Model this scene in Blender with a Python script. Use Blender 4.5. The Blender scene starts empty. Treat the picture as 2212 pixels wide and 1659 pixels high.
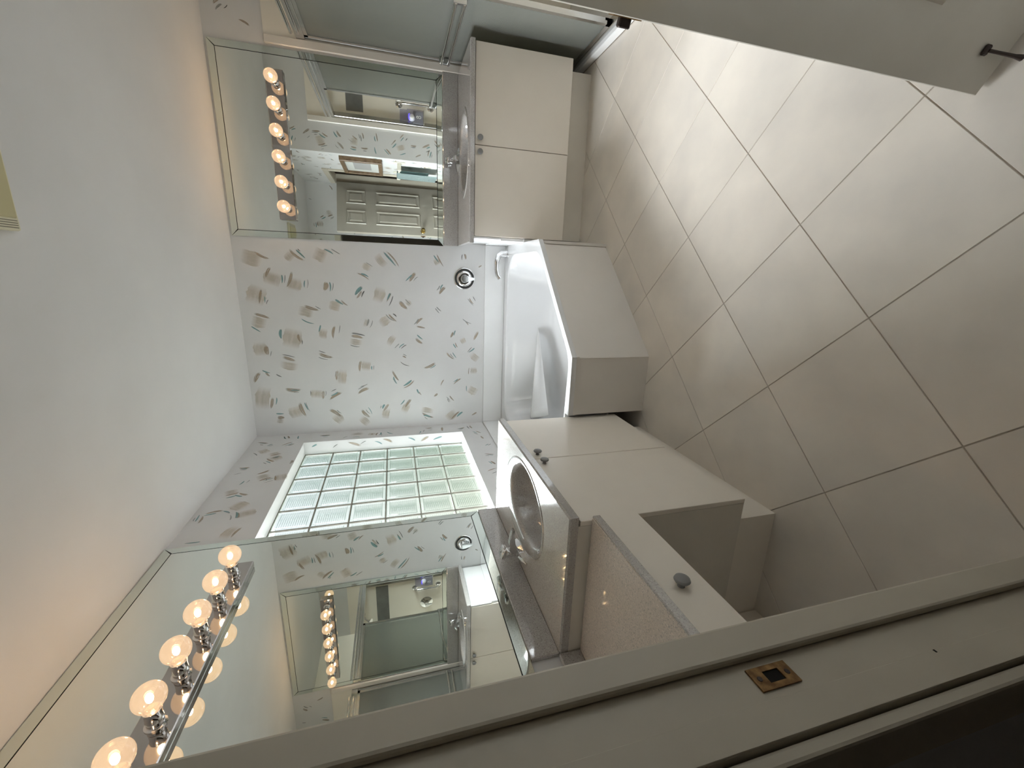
import bpy, bmesh, math, random
from mathutils import Vector, Matrix

# ------------------------------------------------------------------ camera
scene = bpy.context.scene
COL = scene.collection
CAM_POS = (1.2965, -3.4368, 1.3703)
YAW, PITCH, ROLL = -0.2699, -0.2724, -0.0403
cy_, sy_, cp_, sp_ = math.cos(YAW), math.sin(YAW), math.cos(PITCH), math.sin(PITCH)
fwd = Vector((sy_ * cp_, cy_ * cp_, sp_))
rgt = Vector((cy_, -sy_, 0.0))
upv = rgt.cross(fwd)
cr_, sr_ = math.cos(ROLL), math.sin(ROLL)
R_, U_ = cr_ * rgt + sr_ * upv, -sr_ * rgt + cr_ * upv
cam_data = bpy.data.cameras.new('camera')
cam_data.sensor_fit = 'HORIZONTAL'
cam_data.sensor_width = 36.0
cam_data.lens = 891.17 / 2212 * 36.0
cam_data.clip_start = 0.02
cam = bpy.data.objects.new('camera', cam_data)
COL.objects.link(cam)
# the phone was held sideways: picture right is the room's down
ax, ay, az = -U_, R_, -fwd
m = Matrix(((ax.x, ay.x, az.x, CAM_POS[0]), (ax.y, ay.y, az.y, CAM_POS[1]), (ax.z, ay.z, az.z, CAM_POS[2]), (0, 0, 0, 1)))
cam.matrix_world = m
scene.camera = cam

# ------------------------------------------------------------------ world, daylight, exposure
world = bpy.data.worlds.new('world')
scene.world = world
world.use_nodes = True
wn = world.node_tree
wn.nodes.clear()
wo = wn.nodes.new('ShaderNodeOutputWorld')
wb = wn.nodes.new('ShaderNodeBackground')
tc = wn.nodes.new('ShaderNodeTexCoord')
sx = wn.nodes.new('ShaderNodeSeparateXYZ')
mr = wn.nodes.new('ShaderNodeMapRange')
mr.inputs['From Min'].default_value = -0.35
mr.inputs['From Max'].default_value = 0.35
rp = wn.nodes.new('ShaderNodeValToRGB')
rp.color_ramp.elements[0].position = 0.0
rp.color_ramp.elements[0].color = (0.80, 0.86, 0.66, 1)
rp.color_ramp.elements[1].position = 1.0
rp.color_ramp.elements[1].color = (0.84, 0.92, 1.0, 1)
e = rp.color_ramp.elements.new(0.5)
e.color = (0.88, 0.95, 0.90, 1)
wn.links.new(tc.outputs['Generated'], sx.inputs[0])
wn.links.new(sx.outputs['Z'], mr.inputs['Value'])
wn.links.new(mr.outputs[0], rp.inputs[0])
wn.links.new(rp.outputs[0], wb.inputs['Color'])
wb.inputs['Strength'].default_value = 0.25
wn.links.new(wb.outputs[0], wo.inputs[0])

# bright daylight outside the glass block window
ld = bpy.data.lights.new('daylight', 'AREA')
ld.shape = 'RECTANGLE'
ld.size, ld.size_y = 5.0, 4.2
ld.energy = 960.0
ld.color = (0.925, 0.955, 1.0)
lo = bpy.data.objects.new('daylight', ld)
COL.objects.link(lo)
lo.location = (-3.0, 0.9, 3.3)
lo.rotation_euler = (Vector((3.0, -1.7, -1.8))).to_track_quat('-Z', 'Y').to_euler()

vs = scene.view_settings
vs.view_transform = 'Standard'
vs.look = 'None'
vs.exposure = 2.25
vs.gamma = 1.0
vs.use_curve_mapping = False
scene.cycles.use_denoising = True
scene.cycles.max_bounces = 14
scene.cycles.diffuse_bounces = 7
scene.cycles.glossy_bounces = 8
scene.cycles.transmission_bounces = 10
scene.cycles.transparent_max_bounces = 24
scene.cycles.sample_clamp_indirect = 6.0

# ------------------------------------------------------------------ materials
MATS = {}


def principled(name, color, rough=0.5, metal=0.0, **kw):
    mt = bpy.data.materials.new(name)
    mt.use_nodes = True
    b = mt.node_tree.nodes['Principled BSDF']
    b.inputs['Base Color'].default_value = (*color, 1)
    b.inputs['Roughness'].default_value = rough
    b.inputs['Metallic'].default_value = metal
    for k, v in kw.items():
        b.inputs[k].default_value = v
    MATS[name] = mt
    return mt


def nodes_of(mt):
    nt = mt.node_tree
    return nt, nt.nodes, nt.links, nt.nodes['Principled BSDF']


def mottle(mt, c0, c1, scale=4.0, detail=6.0, bump=0.0, bscale=200.0, lo_=0.35, hi_=0.65):
    nt, N, L, b = nodes_of(mt)
    t = N.new('ShaderNodeTexCoord')
    n = N.new('ShaderNodeTexNoise')
    n.inputs['Scale'].default_value = scale
    n.inputs['Detail'].default_value = detail
    r = N.new('ShaderNodeValToRGB')
    r.color_ramp.elements[0].position = lo_
    r.color_ramp.elements[0].color = (*c0, 1)
    r.color_ramp.elements[1].position = hi_
    r.color_ramp.elements[1].color = (*c1, 1)
    L.new(t.outputs['Object'], n.inputs['Vector'])
    L.new(n.outputs['Fac'], r.inputs[0])
    L.new(r.outputs[0], b.inputs['Base Color'])
    if bump:
        n2 = N.new('ShaderNodeTexNoise')
        n2.inputs['Scale'].default_value = bscale
        bp = N.new('ShaderNodeBump')
        bp.inputs['Strength'].default_value = bump
        bp.inputs['Distance'].default_value = 0.001
        L.new(t.outputs['Object'], n2.inputs['Vector'])
        L.new(n2.outputs['Fac'], bp.inputs['Height'])
        L.new(bp.outputs[0], b.inputs['Normal'])


mottle(principled('ceiling_paint', (.8, .8, .78), .7), (.67, .665, .66), (.70, .695, .69), 3, 4, .15, 260)
mottle(principled('wallpaper', (.8, .8, .78), .6), (.65, .65, .65), (.68, .68, .68), 5, 5)
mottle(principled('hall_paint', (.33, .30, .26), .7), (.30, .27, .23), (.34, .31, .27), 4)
mottle(principled('trim_paint', (.55, .52, .46), .4), (.55, .505, .42), (.59, .545, .455), 6)
mottle(principled('door_paint', (.62, .60, .55), .38), (.53, .50, .435), (.57, .54, .475), 6)
mottle(principled('laminate', (.71, .67, .60), .38), (.78, .725, .645), (.80, .745, .665), 6, 4, .08, 500)
mottle(principled('apron_laminate', (.66, .63, .58), .4), (.68, .645, .60), (.70, .665, .62), 6, 4, .08, 500)
mottle(principled('carcass', (.60, .56, .49), .5), (.66, .62, .55), (.70, .66, .59), 5)
principled('tub_white', (.62, .625, .63), .12, **{'Coat Weight': .4})
mottle(principled('surround_white', (.85, .85, .84), .22), (.76, .765, .765), (.78, .785, .785), 6)
mottle(principled('shower_tile', (.62, .57, .48), .35), (.80, .75, .66), (.85, .80, .71), 4)
mottle(principled('band_tile', (.17, .17, .16), .35), (.15, .15, .14), (.20, .20, .19), 8)
mottle(principled('tile_trim', (.74, .70, .64), .3), (.72, .68, .62), (.76, .72, .66), 6)
mottle(principled('mortar', (.26, .23, .19), .8), (.22, .19, .16), (.29, .26, .22), 60)
mottle(principled('grout', (.44, .39, .33), .85), (.40, .35, .29), (.48, .43, .37), 25)
mottle(principled('hall_floor', (.12, .075, .05), .6), (.10, .06, .04), (.14, .09, .06), 12)
principled('chrome', (.78, .78, .79), .07, 1.0)
principled('satin_aluminium', (.62, .63, .63), .22, 1.0)
principled('knob_grey', (.235, .235, .235), .4)
principled('brass', (.62, .46, .18), .25, 1.0)
mottle(principled('aged_brass', (.22, .12, .045), .5, .6), (.14, .07, .025), (.30, .18, .07), 90, 6)
principled('dark_metal', (.035, .022, .018), .45, .3)
principled('black_hole', (.006, .005, .004), .9)
principled('line_black', (.02, .022, .02), .6)
principled('mirror_silver', (.84, .88, .84), .0, 1.0)
principled('bevel_silver', (.74, .80, .75), .03, 1.0)
principled('bar_steel', (.50, .47, .45), .06, 1.0)
principled('vent_cream', (.70, .66, .50), .5)
principled('vent_lens', (.52, .47, .27), .45)
principled('slot_dark', (.20, .18, .13), .8)
mottle(principled('wood_frame', (.30, .20, .11), .4), (.13, .08, .045), (.22, .15, .09), 30)
principled('picture_glass', (.72, .74, .72), .08)
mottle(principled('towel_teal', (.30, .45, .45), .95), (.36, .45, .45), (.43, .52, .52), 60, 6, .8, 350)
principled('cream_plastic', (.72, .70, .60), .4)
principled('gadget_grey', (.42, .42, .42), .25)
principled('print_white', (.85, .85, .85), .5)
principled('soap_white', (.85, .83, .78), .4)
principled('rod_black', (.05, .05, .05), .5)

# floor tile: warm beige porcelain with soft clouds
mt = principled('floor_tile', (.58, .53, .47), .34)
mottle(mt, (.655, .61, .555), (.80, .74, .66), 4.0, 8, .06, 300, .3, .7)

# speckled solid-surface counter: k lightens, w warms
def stone(name, k=1.0, w=1.0, coat=1.0, rough=.12):
    mt = principled(name, (.3, .29, .28), rough, **{'Coat Weight': coat, 'Coat Roughness': .04, 'Coat IOR': 1.75})
    nt, N, L, b = nodes_of(mt)
    t = N.new('ShaderNodeTexCoord')
    v1 = N.new('ShaderNodeTexVoronoi'); v1.inputs['Scale'].default_value = 420
    v2 = N.new('ShaderNodeTexNoise'); v2.inputs['Scale'].default_value = 190; v2.inputs['Detail'].default_value = 3
    L.new(t.outputs['Object'], v1.inputs['Vector']); L.new(t.outputs['Object'], v2.inputs['Vector'])
    r1 = N.new('ShaderNodeValToRGB')
    r1.color_ramp.elements[0].position = 0.0; r1.color_ramp.elements[0].color = (.345 * k, .33 * k * w, .32 * k * w * w, 1)
    r1.color_ramp.elements[1].position = 1.0; r1.color_ramp.elements[1].color = (.48 * k, .46 * k * w, .445 * k * w * w, 1)
    L.new(v2.outputs['Fac'], r1.inputs[0])
    sh = N.new('ShaderNodeSeparateColor'); L.new(v1.outputs['Color'], sh.inputs[0])
    g1 = N.new('ShaderNodeMath'); g1.operation = 'GREATER_THAN'; g1.inputs[1].default_value = .93
    g2 = N.new('ShaderNodeMath'); g2.operation = 'LESS_THAN'; g2.inputs[1].default_value = .10
    L.new(sh.outputs[0], g1.inputs[0]); L.new(sh.outputs[0], g2.inputs[0])
    mx1 = N.new('ShaderNodeMix'); mx1.data_type = 'RGBA'; mx1.inputs['B'].default_value = (min(.85, .52 * k), .50 * k * w, .48 * k * w * w, 1)
    mx2 = N.new('ShaderNodeMix'); mx2.data_type = 'RGBA'; mx2.inputs['B'].default_value = (.275 * k, .26 * k, .25 * k, 1)
    L.new(g1.outputs[0], mx1.inputs['Factor']); L.new(r1.outputs[0], mx1.inputs['A'])
    L.new(g2.outputs[0], mx2.inputs['Factor']); L.new(mx1.outputs['Result'], mx2.inputs['A'])
    L.new(mx2.outputs['Result'], b.inputs['Base Color'])


stone('counter_stone')
stone('counter_stone_lit', 1.28, .975)  # same stone for slab tops; bulb light from above put into the colour
stone('desk_stone_lit', 1.55, .95, .15, .38)  # same stone again, lightened and warmed to imitate bulb light on the desk

# glass block: clear glass that passes less light where its surface is seen at a slant
mt = bpy.data.materials.new('glass_block'); mt.use_nodes = True; MATS['glass_block'] = mt
nt = mt.node_tree; N, L = nt.nodes, nt.links; N.clear()
o = N.new('ShaderNodeOutputMaterial')
lw = N.new('ShaderNodeLayerWeight'); lw.inputs[0].default_value = .5
cr = N.new('ShaderNodeValToRGB')
cr.color_ramp.elements[0].position = .46; cr.color_ramp.elements[0].color = (.99, .995, .99, 1)
cr.color_ramp.elements[1].position = .68; cr.color_ramp.elements[1].color = (.55, .62, .58, 1)
tr = N.new('ShaderNodeBsdfTransparent')
gl = N.new('ShaderNodeBsdfGlossy'); gl.inputs['Roughness'].default_value = .06
mx = N.new('ShaderNodeMixShader'); mx.inputs[0].default_value = .06
L.new(lw.outputs['Facing'], cr.inputs[0]); L.new(cr.outputs[0], tr.inputs[0])
L.new(tr.outputs[0], mx.inputs[1]); L.new(gl.outputs[0], mx.inputs[2]); L.new(mx.outputs[0], o.inputs[0])

# obscure shower glass
mt = bpy.data.materials.new('frosted_glass'); mt.use_nodes = True; MATS['frosted_glass'] = mt
nt = mt.node_tree; N, L = nt.nodes, nt.links; N.clear()
o = N.new('ShaderNodeOutputMaterial')
tr = N.new('ShaderNodeBsdfTransparent'); tr.inputs[0].default_value = (.50, .52, .485, 1)
rf = N.new('ShaderNodeBsdfPrincipled')
rf.inputs['Base Color'].default_value = (.50, .515, .475, 1); rf.inputs['Transmission Weight'].default_value = .75
rf.inputs['Roughness'].default_value = .24; rf.inputs['IOR'].default_value = 1.3
mx = N.new('ShaderNodeMixShader'); mx.inputs[0].default_value = .82
L.new(tr.outputs[0], mx.inputs[1]); L.new(rf.outputs[0], mx.inputs[2]); L.new(mx.outputs[0], o.inputs[0])

# clear acrylic
mt = bpy.data.materials.new('acrylic'); mt.use_nodes = True; MATS['acrylic'] = mt
nt = mt.node_tree; N, L = nt.nodes, nt.links; N.clear()
o = N.new('ShaderNodeOutputMaterial')
tr = N.new('ShaderNodeBsdfTransparent'); tr.inputs[0].default_value = (.80, .80, .88, 1)
gl = N.new('ShaderNodeBsdfGlossy'); gl.inputs['Roughness'].default_value = .05; gl.inputs[0].default_value = (.8, .8, .8, 1)
mx = N.new('ShaderNodeMixShader'); mx.inputs[0].default_value = .12
L.new(tr.outputs[0], mx.inputs[1]); L.new(gl.outputs[0], mx.inputs[2]); L.new(mx.outputs[0], o.inputs[0])


def emitter(name, color, strength):
    mt = bpy.data.materials.new(name); mt.use_nodes = True; MATS[name] = mt
    b = mt.node_tree.nodes['Principled BSDF']
    b.inputs['Base Color'].default_value = (*color, 1)
    b.inputs['Emission Color'].default_value = (*color, 1)
    b.inputs['Emission Strength'].default_value = strength


emitter('filament', (1.0, .66, .37), 22.0)
emitter('blue_glow', (.12, .08, 1.0), .35)

# warm clear bulb glass: mostly see-through, glowing amber
mt = bpy.data.materials.new('bulb_glass'); mt.use_nodes = True; MATS['bulb_glass'] = mt
nt = mt.node_tree; N, L = nt.nodes, nt.links; N.clear()
o = N.new('ShaderNodeOutputMaterial')
tr = N.new('ShaderNodeBsdfTransparent'); tr.inputs[0].default_value = (1.0, .93, .84, 1)
em = N.new('ShaderNodeEmission'); em.inputs[0].default_value = (1.0, .68, .42, 1); em.inputs[1].default_value = .34
gl = N.new('ShaderNodeBsdfGlossy'); gl.inputs['Roughness'].default_value = .03; gl.inputs[0].default_value = (1, .95, .9, 1)
lw = N.new('ShaderNodeLayerWeight'); lw.inputs[0].default_value = .35
mxa = N.new('ShaderNodeMixShader'); mxa.inputs[0].default_value = .30
mxb = N.new('ShaderNodeMixShader')
mlt = N.new('ShaderNodeMath'); mlt.operation = 'MULTIPLY'; mlt.inputs[1].default_value = .35
L.new(tr.outputs[0], mxa.inputs[1]); L.new(em.outputs[0], mxa.inputs[2])
L.new(lw.outputs['Facing'], mlt.inputs[0]); L.new(mlt.outputs[0], mxb.inputs[0])
L.new(mxa.outputs[0], mxb.inputs[1]); L.new(gl.outputs[0], mxb.inputs[2]); L.new(mxb.outputs[0], o.inputs[0])


# printed brush strokes of the wallpaper: streaky, thin ink
def ink(name, color, alpha, streak, feather=8.0):
    mt = bpy.data.materials.new(name); mt.use_nodes = True; MATS[name] = mt
    nt, N, L, b = nodes_of(mt)
    b.inputs['Base Color'].default_value = (*color, 1)
    b.inputs['Roughness'].default_value = .6
    uv = N.new('ShaderNodeUVMap'); uv.uv_map = 'UVMap'
    mp = N.new('ShaderNodeMapping'); mp.inputs['Scale'].default_value = (1.1, streak, 1)
    n = N.new('ShaderNodeTexNoise'); n.inputs['Scale'].default_value = 1.0; n.inputs['Detail'].default_value = 2
    r = N.new('ShaderNodeMapRange'); r.inputs['From Min'].default_value = .32; r.inputs['From Max'].default_value = .62
    r.inputs['To Min'].default_value = alpha * .6; r.inputs['To Max'].default_value = alpha
    L.new(uv.outputs[0], mp.inputs[0]); L.new(mp.outputs[0], n.inputs['Vector']); L.new(n.outputs['Fac'], r.inputs['Value'])
    sp = N.new('ShaderNodeSeparateXYZ'); L.new(uv.outputs[0], sp.inputs[0])
    fu = N.new('ShaderNodeMath'); fu.operation = 'FRACT'; L.new(sp.outputs[0], fu.inputs[0])
    pg = N.new('ShaderNodeMath'); pg.operation = 'PINGPONG'; pg.inputs[1].default_value = .5; L.new(fu.outputs[0], pg.inputs[0])
    ft = N.new('ShaderNodeMath'); ft.operation = 'MULTIPLY'; ft.inputs[1].default_value = feather; ft.use_clamp = True
    L.new(pg.outputs[0], ft.inputs[0])
    fa = N.new('ShaderNodeMath'); fa.operation = 'MULTIPLY'; L.new(ft.outputs[0], fa.inputs[0]); L.new(r.outputs[0], fa.inputs[1])
    L.new(fa.outputs[0], b.inputs['Alpha'])


ink('ink_patch', (.58, .47, .33), .40, 5, 3.0)
ink('ink_tan', (.42, .33, .235), .62, 2.5, 6.0)
ink('ink_teal', (.17, .33, .34), .85, 2)
ink('ink_grey', (.38, .40, .40), .65, 2)
ink('ink_dark', (.06, .065, .065), .9, 1.5)

# ------------------------------------------------------------------ mesh helpers
ORIGIN = {}


def link(name, me, mats, parent=None, origin=None, smooth=False):
    o = bpy.data.objects.new(name, me)
    COL.objects.link(o)
    if not isinstance(mats, (list, tuple)):
        mats = [mats]
    if len(me.materials) == 0:
        for q in mats:
            me.materials.append(MATS[q])
    if smooth is not False:
        me.polygons.foreach_set('use_smooth', [True] * len(me.polygons))
        if smooth is not True:
            me.set_sharp_from_angle(angle=math.radians(smooth))
    if parent is not None:
        o.parent = parent
        off = ORIGIN.get(parent.name, Vector((0, 0, 0)))
        me.transform(Matrix.Translation(-off))
        ORIGIN[o.name] = off
    else:
        if origin is None:
            origin = Vector((0, 0, 0))
        origin = Vector(origin)
        me.transform(Matrix.Translation(-origin))
        o.location = origin
        ORIGIN[o.name] = origin
    return o


def from_bm(name, bm, mats, parent=None, origin=None, smooth=False):
    me = bpy.data.meshes.new(name)
    bm.normal_update()
    bm.to_mesh(me)
    bm.free()
    return link(name, me, mats, parent, origin, smooth)


def thing(name, label, cat, loc, group=None):
    o = bpy.data.objects.new(name, None)
    o.empty_display_size = .1
    COL.objects.link(o)
    o.location = loc
    ORIGIN[o.name] = Vector(loc)
    return tag(o, label, cat, group)


def tag(o, label, cat, group=None):
    o['label'] = label
    o['category'] = cat
    if group:
        o['group'] = group
    return o


def struct(o, label=None):
    o['kind'] = 'structure'
    if label:
        o['label'] = label
    return o


def add_box(bm, x0, x1, y0, y1, z0, z1, bevel=0.0, seg=1, xf=None):
    vs_ = [bm.verts.new((x, y, z)) for x in (x0, x1) for y in (y0, y1) for z in (z0, z1)]
    f = [(0, 1, 3, 2), (4, 6, 7, 5), (0, 4, 5, 1), (2, 3, 7, 6), (0, 2, 6, 4), (1, 5, 7, 3)]
    fs = [bm.faces.new([vs_[i] for i in q]) for q in f]
    if bevel > 0:
        ed = list({e for q in fs for e in q.edges})
        res = bmesh.ops.bevel(bm, geom=ed, offset=bevel, segments=seg, affect='EDGES', profile=.5)
        vs_ = list({v for q in res['faces'] for v in q.verts} | {v for v in vs_ if v.is_valid})
    if xf is not None:
        bmesh.ops.transform(bm, matrix=xf, verts=[v for v in vs_ if v.is_valid])
    return vs_


def box(name, x0, x1, y0, y1, z0, z1, mat, parent=None, bevel=0.0, seg=1, xf=None, origin=None):
    bm = bmesh.new()
    add_box(bm, min(x0, x1), max(x0, x1), min(y0, y1), max(y0, y1), min(z0, z1), max(z0, z1), bevel, seg)
    if xf is not None:
        bmesh.ops.transform(bm, matrix=xf, verts=bm.verts[:])
    return from_bm(name, bm, mat, parent, origin)


def boxes(name, lst, mat, parent=None, bevel=0.0, origin=None):
    bm = bmesh.new()
    for b_ in lst:
        add_box(bm, *b_, bevel)
    return from_bm(name, bm, mat, parent, origin)


def add_lathe(bm, prof, n=24, xf=None, cap=True):
    """prof: list of (r, h) along local z"""
    rings = []
    for r, h in prof:
        if r < 1e-6:
            rings.append([bm.verts.new((0, 0, h))])
        else:
            rings.append([bm.verts.new((r * math.cos(2 * math.pi * i / n), r * math.sin(2 * math.pi * i / n), h)) for i in range(n)])
    for a, b_ in zip(rings, rings[1:]):
        for i in range(n):
            j = (i + 1) % n
            if len(a) == 1 and len(b_) == 1:
                continue
            if len(a) == 1:
                bm.faces.new((a[0], b_[j], b_[i]))
            elif len(b_) == 1:
                bm.faces.new((a[i], a[j], b_[0]))
            else:
                bm.faces.new((a[i], a[j], b_[j], b_[i]))
    if cap:
        if len(rings[0]) > 1:
            bm.faces.new(rings[0][::-1])
        if len(rings[-1]) > 1:
            bm.faces.new(rings[-1])
    vs_ = [v for r_ in rings for v in r_]
    bmesh.ops.recalc_face_normals(bm, faces=list({f for v in vs_ for f in v.link_faces}))
    if xf is not None:
        bmesh.ops.transform(bm, matrix=xf, verts=vs_)
    return vs_


def axis_to(p, d):
    """matrix taking local z to direction d at point p"""
    q = Vector(d).normalized().to_track_quat('Z', 'Y')
    return Matrix.Translation(Vector(p)) @ q.to_matrix().to_4x4()


def lathe(name, prof, p, d, mat, parent=None, n=24, smooth=40, origin=None):
    bm = bmesh.new()
    add_lathe(bm, prof, n, axis_to(p, d))
    return from_bm(name, bm, mat, parent, origin, smooth)


def add_tube(bm, pts, rad, n=10, squash=None):
    pts = [Vector(p) for p in pts]
    if not isinstance(rad, (list, tuple)):
        rad = [rad] * len(pts)
    rings = []
    ref = None
    for i, p in enumerate(pts):
        a = pts[max(0, i - 1)]
        b_ = pts[min(len(pts) - 1, i + 1)]
        t_ = (b_ - a).normalized()
        if ref is None:
            ref = Vector((0, 0, 1)) if abs(t_.z) < .9 else Vector((1, 0, 0))
        x_ = ref.cross(t_).normalized()
        y_ = t_.cross(x_).normalized()
        ref = y_
        s = squash[i] if squash else 1.0
        rings.append([bm.verts.new(p + x_ * rad[i] * math.cos(2 * math.pi * k / n) + y_ * rad[i] * s * math.sin(2 * math.pi * k / n)) for k in range(n)])
    for a, b_ in zip(rings, rings[1:]):
        for k in range(n):
            j = (k + 1) % n
            bm.faces.new((a[k], a[j], b_[j], b_[k]))
    bm.faces.new(rings[0][::-1])
    bm.faces.new(rings[-1])
    bmesh.ops.recalc_face_normals(bm, faces=bm.faces[:])


def tube(name, pts, rad, mat, parent=None, n=10, squash=None, smooth=50, origin=None):
    bm = bmesh.new()
    add_tube(bm, pts, rad, n, squash)
    return from_bm(name, bm, mat, parent, origin, smooth)


def prism(name, poly, z0, z1, mat, parent=None, origin=None, bevel=0.0):
    bm = bmesh.new()
    lo_ = [bm.verts.new((x, y, z0)) for x, y in poly]
    hi_ = [bm.verts.new((x, y, z1)) for x, y in poly]
    bm.faces.new(lo_[::-1]); bm.faces.new(hi_)
    n = len(poly)
    for i in range(n):
        j = (i + 1) % n
        bm.faces.new((lo_[i], lo_[j], hi_[j], hi_[i]))
    bmesh.ops.recalc_face_normals(bm, faces=bm.faces[:])
    if bevel:
        bmesh.ops.bevel(bm, geom=bm.edges[:], offset=bevel, segments=2, affect='EDGES')
    return from_bm(name, bm, mat, parent, origin)


def copy_part(o, parent, loc):
    c = o.copy()
    COL.objects.link(c)
    c.parent = parent
    c.location = loc
    ORIGIN[c.name] = ORIGIN.get(o.name, Vector())
    return c

# ================================================================== SETTING
ZC = 2.44
XR = 2.410          # right wall of the front part of the room
XS = 2.75          # shower door line
YE = -1.48         # shower front end
YF = -3.10         # front wall, room face
WY0, WY1, WZ0, WZ1 = -1.409, -0.194, .854, 2.071   # window opening

# ---- floor with diagonal tiles
floor = struct(box('floor', 0, 2.80, -3.16, 0, -.06, -.0025, 'grout'), 'brown grout bed under large diagonal beige floor tiles')
TS, TX, TY = .4122, 1.7877, -1.3604
k_ = TS / math.sqrt(2)
mt = MATS['floor_tile']
nt, N, L, b = nodes_of(mt)
oi = N.new('ShaderNodeObjectInfo')
noise = [n for n in N if n.type == 'TEX_NOISE'][0]
noise.noise_dimensions = '4D'
ml = N.new('ShaderNodeMath'); ml.operation = 'MULTIPLY'; ml.inputs[1].default_value = 9.0
L.new(oi.outputs['Random'], ml.inputs[0]); L.new(ml.outputs[0], noise.inputs['W'])
gap = .0016
for i in range(-9, 10):
    for j in range(-9, 10):
        c0 = Vector((TX + k_ * (i - j), TY - k_ * (i + j)))     # corner, cell spans to i+1, j+1
        cc = c0 + Vector((0, -k_))
        if not (-.3 < cc.x < 3.1 and -3.5 < cc.y < .35):
            continue
        h = TS / 2 - gap
        q = math.sqrt(2) * h
        poly = [Vector((cc.x + q, cc.y)), Vector((cc.x, cc.y + q)), Vector((cc.x - q, cc.y)), Vector((cc.x, cc.y - q))]
        xmax = 2.70 if cc.y > YE - .25 else XR

        def clip(pl, nx, ny, d):
            out = []
            for a_, b_ in zip(pl, pl[1:] + pl[:1]):
                da, db = a_.x * nx + a_.y * ny - d, b_.x * nx + b_.y * ny - d
                if da <= 0:
                    out.append(a_)
                if (da < 0 < db) or (db < 0 < da):
                    out.append(a_ + (b_ - a_) * (da / (da - db)))
            return out
        for c_ in ((1, 0, xmax), (-1, 0, 0.0), (0, 1, 0.0), (0, -1, 3.157)):
            poly = clip(poly, *c_)
            if len(poly) < 3:
                break
        if len(poly) < 3:
            continue
        area = abs(sum(a_.x * b_.y - b_.x * a_.y for a_, b_ in zip(poly, poly[1:] + poly[:1]))) / 2
        if area < .0012:
            continue
        bm = bmesh.new()
        lo_ = [bm.verts.new((p.x, p.y, -.009)) for p in poly]
        mid = [bm.verts.new((p.x, p.y, -.0012)) for p in poly]
        cen = sum(poly, Vector((0, 0))) / len(poly)
        hi_ = [bm.verts.new((*(p + (cen - p).normalized() * .0012), 0)) for p in poly]
        n_ = len(poly)
        bm.faces.new(hi_)
        for a_ in range(n_):
            b_ = (a_ + 1) % n_
            bm.faces.new((lo_[a_], lo_[b_], mid[b_], mid[a_]))
            bm.faces.new((mid[a_], mid[b_], hi_[b_], hi_[a_]))
        bmesh.ops.recalc_face_normals(bm, faces=bm.faces[:])
        from_bm('tile', bm, 'floor_tile', floor)

struct(box('floor_hall', -.95, 4.15, -4.75, -3.16, -.06, -.004, 'hall_floor'), 'dark brown hall floor outside the doorway')
struct(box('floor_closet', XR, 4.15, -3.16, YE - .1, -.06, -.004, 'hall_floor'), 'dark floor beyond the panelled door')
struct(box('ceiling', -.95, 4.15, -4.75, .12, ZC, ZC + .1, 'ceiling_paint'), 'smooth off-white ceiling')

# ---- walls
wall_back = struct(box('wall_back', -.17, 3.62, 0, .12, -.06, ZC, 'wallpaper'), 'white wallpapered back wall with beige and teal brush strokes')
wall_left = struct(boxes('wall_left', [(-.127, 0, -3.10, 0, -.06, WZ0), (-.127, 0, -3.10, 0, WZ1, ZC),
                                       (-.127, 0, WY1, 0, WZ0, WZ1), (-.127, 0, -3.10, WY0, WZ0, WZ1)], 'wallpaper'),
                   'white wallpapered wall with the glass block window opening')
JL, JR = .845, 1.605
wall_front = struct(boxes('wall_front', [(-.95, JL - .018, -3.215, YF, -.06, ZC), (JR + .018, XR + .1, -3.215, YF, -.06, ZC),
                                         (JL - .018, JR + .018, -3.215, YF, 2.06, ZC)], 'wallpaper'), 'front wall with the entry doorway')
DY0, DY1 = -3.010, -2.285
wall_right = struct(boxes('wall_right', [(XR, XR + .1, DY1 + .018, YE - .1, -.06, ZC), (XR, XR + .1, YF, DY0 - .018, -.06, ZC),
                                         (XR, XR + .1, DY0 - .018, DY1 + .018, 2.06, ZC)], 'wallpaper'), 'right wall with picture and panelled door')
wall_end = struct(box('wall_shower_end', XR, 4.15, YE - .1, YE, -.06, ZC, 'wallpaper'), 'short wallpapered wall at the end of the shower')
struct(box('wall_shower_side', 3.5, 3.62, YE, 0, -.06, ZC, 'shower_tile'), 'beige side wall inside the shower')
struct(boxes('wall_hall', [(-.95, -.85, -4.75, -3.215, -.06, ZC), (-.85, 4.05, -4.75, -4.65, -.06, ZC), (4.05, 4.15, -4.75, YE - .1, -.06, ZC)], 'hall_paint'),
       'dim hall walls behind the doorway')
# shower tiling (panels 8 mm proud)
tl = struct(boxes('wall_shower_tile', [(2.68, 3.5, -.008, 0, 0, 2.10), (2.68, 3.492, YE, YE + .008, 0, 2.10), (3.492, 3.5, YE, 0, 0, 2.10)], 'shower_tile'),
            'beige tile lining inside the shower')
box('band_tile', 2.80, 3.49, YE + .008, YE + .011, 1.585, 1.743, 'band_tile', tl)
box('band_tile', 2.80, 3.49, -.011, -.008, 1.585, 1.743, 'band_tile', tl)
box('band_tile', 3.489, 3.492, YE + .01, -.01, 1.585, 1.743, 'band_tile', tl)
struct(box('trim_1', 2.672, 2.722, -.02, 0, 0, 2.10, 'tile_trim', bevel=.004), 'pale tile edging between mirror and shower')
struct(box('trim_2', 2.672, 2.722, YE, YE + .02, 0, 2.10, 'tile_trim', bevel=.004), 'pale tile edging at the shower front end')
struct(box('trim_3', 2.70, 2.80, YE, 0, 0, .05, 'surround_white', bevel=.006), 'low white shower curb')
struct(box('floor_shower', 2.80, 3.49, YE + .01, -.01, -.02, .025, 'surround_white'), 'white shower floor pan')

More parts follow.
